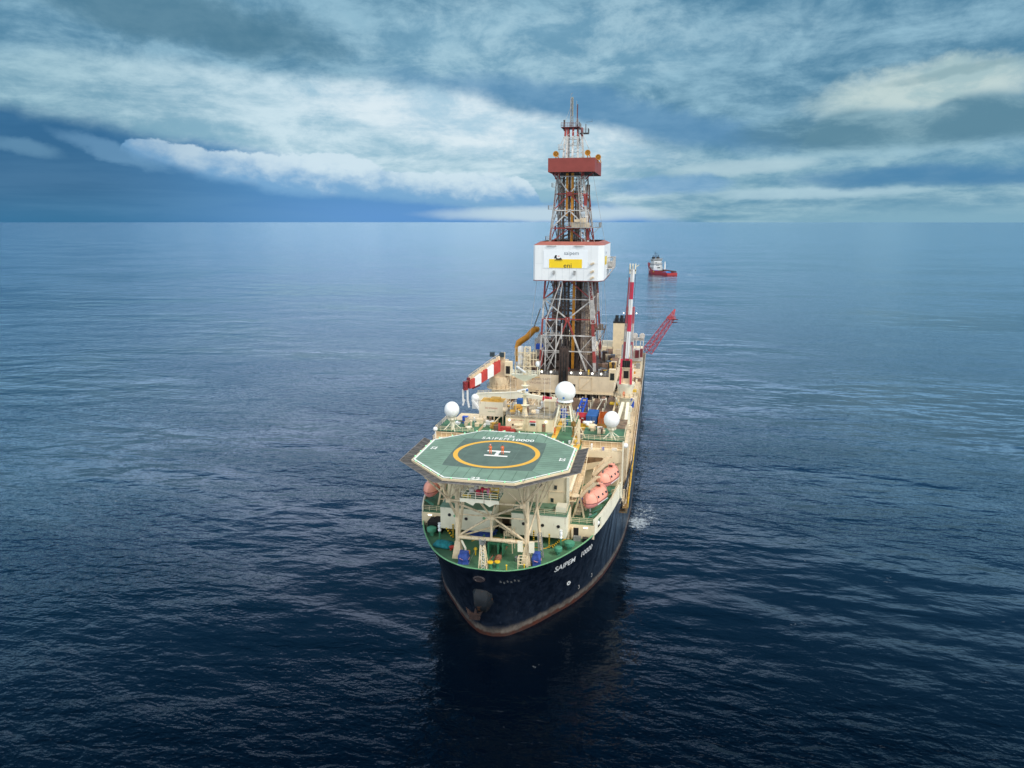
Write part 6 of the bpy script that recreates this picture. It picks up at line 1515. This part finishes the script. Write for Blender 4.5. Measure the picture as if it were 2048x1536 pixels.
# ---------------------------------------------------------------- soft things on the foredeck
def tarp(x, y, z, w_, d_, h, mt, label, seed, band=None, domed=False):
    m = M(); rt = random.Random(seed); nu, nv = 22, 9; vs = []
    for j in range(nv+1):
        q = j/nv
        rr_ = (1-.18*q-.1*math.sin(q*9)) if not domed else math.cos(q*math.pi/2*.94)
        zz = h*q if not domed else h*math.sin(q*math.pi/2)
        for i in range(nu):
            a = 2*math.pi*i/nu; k = 1+.10*math.sin(3*a+seed+q*4)+.06*math.sin(7*a+seed*2)+rt.uniform(-.03, .03)
            sx = abs(math.cos(a))**.6*math.copysign(1, math.cos(a)); sy = abs(math.sin(a))**.6*math.copysign(1, math.sin(a))
            vs.append((x+sx*w_/2*rr_*k, y+sy*d_/2*rr_*k, z+zz))
    vs.append((x, y, z+h*1.05)); fs = []
    for j in range(nv):
        for i in range(nu): fs.append((j*nu+i, j*nu+(i+1) % nu, (j+1)*nu+(i+1) % nu, (j+1)*nu+i))
    for i in range(nu): fs.append((nv*nu+i, nv*nu+(i+1) % nu, len(vs)-1))
    m.add(vs, fs, True)
    if band:
        t_ = thing('tarpaulin_bundle', label, 'covered machine', (x, y, z)); m.build('tarpaulin', mt, t_)
        m = M(); ring = [(x+math.cos(a)*w_/2*1.0, y+math.sin(a)*d_/2*1.0, z+h*.45+.1*math.sin(2*a)) for a in [k*math.pi/8 for k in range(17)]]; m.path(ring, .06, 5); m.build('rope', band, t_)
    else: single(m, 'tarpaulin_cover', mt, label, 'covered raft', (x, y, z))
pinkr = mat('pink_rope', (.75, .35, .38), .7)
tarp(-4.4, 3.7, 14.2, 1.9, 1.6, 2.0, BLUT, 'blue tarpaulin bundle tied with pink rope by the left helideck leg', 3, pinkr)
tarp(7.7, 5.2, 14.2, 1.5, 1.6, 2.3, BLUT, 'blue tarpaulin bundle tied with pink rope by the right helideck leg', 8, pinkr)
tarp(-9.6, 8.9, 14.35, 3.4, 2.4, .9, TEAL, 'low teal tarpaulin cover on the left side of the green foredeck', 5, None, True)
tarp(-4.4, 15.2, 14.2, 5.6, 2.2, 1.4, BLUT, 'wide dark blue tarpaulin under the left forward block', 12)
# ---------------------------------------------------------------- lifeboats
def lifeboat(x, y, z, L, label, rz=0):
    t_ = thing('lifeboat', label, 'lifeboat', (x, y, z), None, rz)
    ST = [(-1, .02, .75, .9), (-.93, .38, .42, .86), (-.8, .68, .18, .94), (-.55, .93, .04, 1), (-.2, 1, 0, 1), (.25, 1, 0, 1), (.6, .9, .05, 1), (.85, .66, .2, .94), (.97, .35, .45, .86), (1.0, .06, .8, .84)]
    w_, hk, ht = 1.55, 1.45, 1.75
    def put(m, rows, caps=True):
        vs = [p for r in rows for p in r]; n = len(rows[0]); fs = []
        for j in range(len(rows)-1):
            for i in range(n-1): fs.append((j*n+i, (j+1)*n+i, (j+1)*n+i+1, j*n+i+1))
        m.add(vs, fs, True); return m
    low = []; up = []
    for s_, b, k, t2 in ST:
        yy = y+s_*L/2; W = w_*b
        low.append([(x-W, yy, z+hk), (x-W*.93, yy, z+hk*(.62+.3*k)), (x-W*.55, yy, z+hk*(.22+.6*k)), (x, yy, z+hk*(k*.95)), (x+W*.55, yy, z+hk*(.22+.6*k)), (x+W*.93, yy, z+hk*(.62+.3*k)), (x+W, yy, z+hk)])
        T = ht*(t2 if b > .5 else t2*(.35+b)); up.append([(x+W, yy, z+hk), (x+W*.97, yy, z+hk+T*.30), (x+W*.72, yy, z+hk+T*.72), (x+W*.38, yy, z+hk+T*.97), (x, yy, z+hk+T), (x-W*.38, yy, z+hk+T*.97), (x-W*.72, yy, z+hk+T*.72), (x-W*.97, yy, z+hk+T*.30), (x-W, yy, z+hk)])
    put(M(), low).build('lower_hull', CORALD, t_); put(M(), up).build('canopy', CORAL, t_)
    m = M(); R1 = [(x+w_*b*1.03, y+s_*L/2, z+hk) for s_, b, _, _ in ST]; R2 = [(x-w_*b*1.03, y+s_*L/2, z+hk) for s_, b, _, _ in ST]; m.path(R1, .07, 6); m.path(R2, .07, 6); m.build('fender_rope', mat('fender_brown', (.25, .10, .08), .7), t_)
    m = M(); m.box(x-.5, x+.5, y+L*.16, y+L*.30, z+hk+ht*.95, z+hk+ht+.55); cb = m.build('steering_cupola', CORAL, t_)
    m = M(); m.box(x-.38, x+.38, y+L*.16-.04, y+L*.16, z+hk+ht+.08, z+hk+ht+.45); m.build('cupola_window', GLASS, cb)
    for sy in (-.34, .36):
        m = M(); m.box(x-.12, x+.12, y+sy*L-.15, y+sy*L+.15, z+hk+ht*.9, z+hk+ht+.5); m.build('lifting_hook', mat('hook_grey', (.12, .12, .12), .5), t_)
    m = M(); m.ob((x, y-L*.415, z+hk+ht*.62), (.55, .12, .65), 0, R(-28)); m.build('front_hatch', GLASS, t_)
    for sx in (-1, 1):
        for sy in (-.18, .05, .25): m = M(); m.ob((x+sx*w_*.86, y+sy*L, z+hk+ht*.50), (.06, .5, .4), 0, 0, sx*R(-28)); m.build('side_window', GLASS, t_)
    for sy in (-.26, -.06, .12, .33):
        m = M(); hh = [(math.cos(a_)*w_*1.0, math.sin(a_)*ht*1.0) for a_ in [k_*math.pi/10 for k_ in range(11)]]; m.path([(x+u_*.97, y+sy*L, z+hk+max(v_, .02)) for u_, v_ in hh], .035, 5); m.build('grab_line', mat('line_dark_red', (.30, .08, .06), .7), t_)
    for sx in (-1, 1): m = M(); m.ob((x+sx*w_*1.0, y, z+hk-.35), (.05, L*.55, .12)); m.build('reflective_strip', WHITE, t_)
    return t_
lifeboat(15.8, 21.6, 18.9, 7.2, 'coral pink enclosed lifeboat nearest the bow on the right-hand boat deck', R(-22))
lifeboat(17.5, 30.0, 19.9, 7.2, 'coral pink enclosed lifeboat behind the front one, beside the cream bridge wing', R(-20))
lifeboat(-15.6, 23.2, 18.3, 8.6, 'coral pink lifeboat half hidden below the left edge of the helideck')
# ---------------------------------------------------------------- people
def person(x, y, z, rz, label, pose, hair=(.02, .015, .012), helmet=None):
    t_ = thing('person', label, 'person', (x, y, z), None, rz)
    J = dict(pelvis=(0, 0, .96, .155), chest=(0, 0, 1.30, .165), neck=(0, 0, 1.50, .06), head=(0, -.01, 1.64, .095), crown=(0, 0, 1.73, .075))
    E_ = [('pelvis', 'chest'), ('chest', 'neck'), ('neck', 'head'), ('head', 'crown')]
    for s_, k in ((-1, 'l'), (1, 'r')):
        J['hip'+k] = (s_*.12, 0, .88, .11); J['knee'+k] = (s_*.14, -.02, .50, .08); J['ank'+k] = (s_*.15, .02, .09, .055); J['toe'+k] = (s_*.17, -.16, .05, .045)
        J['sho'+k] = (s_*.20, 0, 1.42, .075)
        if pose == 'folded': J['elb'+k] = (s_*.30, -.03, 1.16, .055); J['wri'+k] = (s_*.06, -.24, 1.20+.03*s_, .038); J['han'+k] = (-s_*.06, -.26, 1.22+.03*s_, .034)
        elif pose == 'chest': J['elb'+k] = (s_*.29, -.06, 1.15, .055); J['wri'+k] = (s_*.09, -.25, 1.30, .038); J['han'+k] = (s_*.02, -.26, 1.37, .034)
        else: J['elb'+k] = (s_*.29, .02, 1.14, .055); J['wri'+k] = (s_*.31, -.06, .90, .036); J['han'+k] = (s_*.31, -.08, .82, .032)
        E_ += [('pelvis', 'hip'+k), ('hip'+k, 'knee'+k), ('knee'+k, 'ank'+k), ('ank'+k, 'toe'+k), ('chest', 'sho'+k), ('sho'+k, 'elb'+k), ('elb'+k, 'wri'+k), ('wri'+k, 'han'+k)]
    names = list(J); me = bpy.data.meshes.new('body')
    me.from_pydata([J[n][:3] for n in names], [(names.index(a), names.index(b)) for a, b in E_], [])
    ob = bpy.data.objects.new('tmp', me); COL.objects.link(ob)
    md = ob.modifiers.new('s', 'SKIN'); sv = me.skin_vertices[0].data
    for i, n in enumerate(names): sv[i].radius = (J[n][3]*(1.15 if n in ('pelvis', 'chest') else 1), J[n][3]*(.8 if n in ('pelvis', 'chest') else 1))
    sv[0].use_root = True; md.use_smooth_shade = True
    ob.modifiers.new('u', 'SUBSURF').levels = 2
    dg = bpy.context.evaluated_depsgraph_get(); dg.update(); m2 = bpy.data.meshes.new_from_object(ob.evaluated_get(dg)); bpy.data.objects.remove(ob)
    skin = mat('skin', (.55, .33, .24), .6); suit = mat('coverall_orange', (.85, .16, .02), .7, .1, 5); refl = mat('reflective_pink', (.85, .52, .46), .4); boot = mat('boot_brown', (.28, .07, .04), .7)
    m2.materials.clear()
    for q in (suit, skin, refl, boot): m2.materials.append(q)
    hx_ = [Vector(J['han'+k][:3]) for k in 'lr']
    for p in m2.polygons:
        c_ = p.center; k = 0
        if c_.z > 1.53: k = 1
        elif min((c_-h_).length for h_ in hx_) < .075: k = 1
        elif c_.z < .13: k = 3
        elif 1.24 < c_.z < 1.31 and abs(c_.x) < .2: k = 2
        elif .22 < c_.z < .30: k = 2
        p.material_index = k; p.use_smooth = True
    b = bpy.data.objects.new('body', m2); COL.objects.link(b); b.parent = t_
    # fingers, nose, ears
    m = M()
    for k in 'lr':
        h_ = Vector(J['han'+k][:3]); d_ = (h_-Vector(J['wri'+k][:3])).normalized(); a, bb = frame(d_)
        for q in range(4): o = h_+bb*((q-1.5)*.018)+d_*.02; m.tube(o, o+d_*(.05+.012*(q in (1, 2)))+a*.012, .009, .007, 6); 
        m.tube(h_-d_*.03+bb*.03, h_+d_*.02+bb*.05, .010, .008, 6)
    m.tube((0, -.10, 1.64), (0, -.125, 1.62), .012, .016, 6)
    for s_ in (-1, 1): m.sph((s_*.098, 0, 1.64), .025, 8, 6, (.4, .7, 1))
    m.v = [(v[0]+x, v[1]+y, v[2]+z) for v in m.v]; m.build('fingers_and_ears', skin, t_)
    m = M()
    if helmet: m.sph((x, y-.01, z+1.67), .135, 16, 8, (1, 1.1, .9), cut=0.05); m.lathe((x, y-.02, z+1.675), [(.10, 0), (.165, 0), (.165, .015), (.1, .015)], 16); m.build('helmet', helmet, t_)
    else: m.sph((x, y+.015, z+1.66), .112, 14, 8, (1, 1.05, 1), cut=-.1); m.build('hair', mat('hair_dark', hair, .7), t_)
    return t_
ZD = 31.5+.014
person(-1.15, 9.75, ZD, R(-12), 'person in orange coveralls and pale pink helmet, left of the two on the helideck', 'chest', helmet=mat('helmet_pink', (.80, .30, .26), .4))
person(.92, 9.95, ZD, R(-18), 'dark-haired person in orange coveralls with folded arms, right of the two on the helideck', 'folded')
person(5.1, 43.2, 25.27, R(-40), 'person in orange coveralls walking on the yellow walkway by the big dome tower', 'walk', helmet=mat('helmet_orange', (.8, .2, .05), .4))
person(17.6, 87.0, 23.45, R(10), 'person in orange coveralls on the ring platform of the upright crane', 'walk', helmet=MATS['helmet_orange'])
# ---------------------------------------------------------------- distant supply ship
tx, ty = 42.5, 869; th = R(30)
TG = thing('supply_ship', 'distant red supply ship with white wheelhouse and blue cargo deck', 'supply ship', (tx, ty, 0), None, 0)
def TB(m, name, mt, parent=TG):
    c_, s_ = math.cos(th), math.sin(th)
    m.v = [(tx+v[0]*c_-v[1]*s_, ty+v[0]*s_+v[1]*c_, v[2]) for v in m.v]
    return m.build(name, mt, parent)
RH = mat('tug_red', (.34, .03, .04), .5, .15, .2, rust=.1); 
sec = [(0, 7.6, 3.6), (6, 8.6, 3.6), (20, 8.8, 4.0), (32, 8.8, 4.4), (40, 8.7, 6.0), (47, 8.3, 9.0), (55, 6.4, 11.4), (61, 3.4, 12.8), (66, .2, 14)]
m = M(); vs = []
for s_, b, h in sec:
    wl = b*(1 if s_ < 45 else .72-.2*(s_-45)/20); sb = s_-(0 if s_ < 45 else (s_-45)*.18)
    vs += [(-b, s_, h), (-(b+wl)/2, (s_+sb)/2, h*.5), (-wl*.96, sb, -1), (wl*.96, sb, -1), ((b+wl)/2, (s_+sb)/2, h*.5), (b, s_, h)]
fs = []
for j in range(len(sec)-1):
    for i in range(5): a = j*6+i; fs.append((a, a+1, a+7, a+6))
fs.append((0, 5, 4, 3, 2, 1)); m.add(vs, fs)
m.v = [(v[0], v[1], v[2]) for v in m.v]; HU = TB(m, 'hull', RH)
m = M(); d_ = [(-s[1]*.95, s[0]+.2) for s in sec if s[0] < 36]; d2 = [(s[1]*.95, s[0]+.2) for s in sec if s[0] < 36][::-1]; m.prism(d_+d2, 2.0, 2.4); TB(m, 'cargo_deck', mat('tug_deck', (.22, .20, .17), .7, .3, .3))
m = M(); m.box(-7.0, 7.0, 37, 50, 4, 9.5); m.box(-6.4, 6.4, 38, 49, 9.5, 13.6); m.box(-5.6, 5.6, 39, 48, 13.6, 16.6); m.box(-6.4, 6.4, 39, 47, 16.6, 19.6); SUP = TB(m, 'superstructure', mat('ship_white', (.60, .62, .62), .5, .08, .5, rust=.3))
for z, n_, w_, x0 in ((11.2, 3, 1.0, -2.4), (8.2, 1, 4.6, .6), (14.8, 2, 1.2, -3.6)):
    for k in range(n_): m = M(); y = {11.2: 37.96, 8.2: 36.96, 14.8: 38.96}[z]; xx = x0+k*1.8; m.box(xx-w_/2, xx+w_/2, y-.05, y, z-.7, z+.7); TB(m, 'window', GLASS)
for k in range(7): m = M(); xx = -5.4+k*1.8; m.box(xx-.65, xx+.65, 38.9, 38.96, 17.5, 18.9); TB(m, 'wheelhouse_window', GLASS)
for k in range(4): m = M(); m.box(-6.46, -6.4, 39.4+k*1.9, 40.8+k*1.9, 17.5, 18.9); TB(m, 'wheelhouse_window', GLASS)
for z in (7.2, 11.4):
    for k in range(4): m = M(); m.box(-7.06 if z < 9 else -6.46, -7.0 if z < 9 else -6.4, 39+k*2.4, 40.2+k*2.4, z, z+1.1); TB(m, 'window', GLASS)
m = M(); m.box(-6.9, 6.9, 38, 48, 19.6, 19.9); m.box(-7.2, 7.2, 36.6, 50, 13.5, 13.7); TB(m, 'bridge_deck', GREY)
m = M(); m.box(-4.6, -1.6, 43, 47, 19.9, 22.6); m.box(1.8, 4.8, 43, 47, 19.9, 22.6); m.tube((-1.2, 45, 19.9), (-1.2, 45, 29.5), .35); m.tube((1.6, 45, 19.9), (1.6, 45, 28), .3); m.bar((-3.5, 45, 23.6), (4, 45, 23.6), .3); m.tube((-4, 45, 22), (-4, 45, 25), .3); m.tube((4.2, 45, 22), (4.2, 45, 25.4), .3); m.bar((-2.4, 45, 26.5), (.4, 45, 26.5), .25); TB(m, 'mast', BLACK)
m = M(); m.rail([(-7.1, 36.7, 13.7), (7.1, 36.7, 13.7)], 1.4, 2.4, .09, 2); m.rail([(-6.8, 38.1, 19.9), (6.8, 38.1, 19.9)], 1.3, 2.4, .09, 2); TB(m, 'railing', GREY)
m = M(); m.box(7.6, 8.8, 33, 34.4, 2.4, 13); m.box(7.8, 8.6, 33.2, 34.2, 13, 16.4); TB(m, 'deck_crane', WHITE)
m = M(); m.box(-2.6, 5.2, 12, 21, 2.42, 4.4); TB(m, 'blue_cargo', mat('cargo_blue', (.03, .22, .55), .5, .2, .5))
m = M(); m.box(-6.6, -3.4, 30, 36, 2.42, 5.2); TB(m, 'blue_cargo', BLUE2)
m = M(); m.box(-7.6, 7.6, 33, 37, 2.42, 4.6); TB(m, 'towing_winch', DARK)
m = M(); m.box(8.0, 8.7, 4, 32, 4, 5.6); m.box(5.5, 8.4, 25, 31, 2.4, 6.0); TB(m, 'cargo_rail', mat('rail_brown', (.16, .07, .05), .7, .2))
m = M(); m.box(-8.6, -7.9, 2, 31, 4, 5.2); m.box(-7.5, 7.5, -.25, 0, .8, 3.0); TB(m, 'stern_fender', mat('stern_red', (.42, .035, .035), .5, .1))
m = M(); m.ob((-8.85, 34, 3.2), (.08, 3.0, 1.0)); TB(m, 'yellow_mark', YEL)
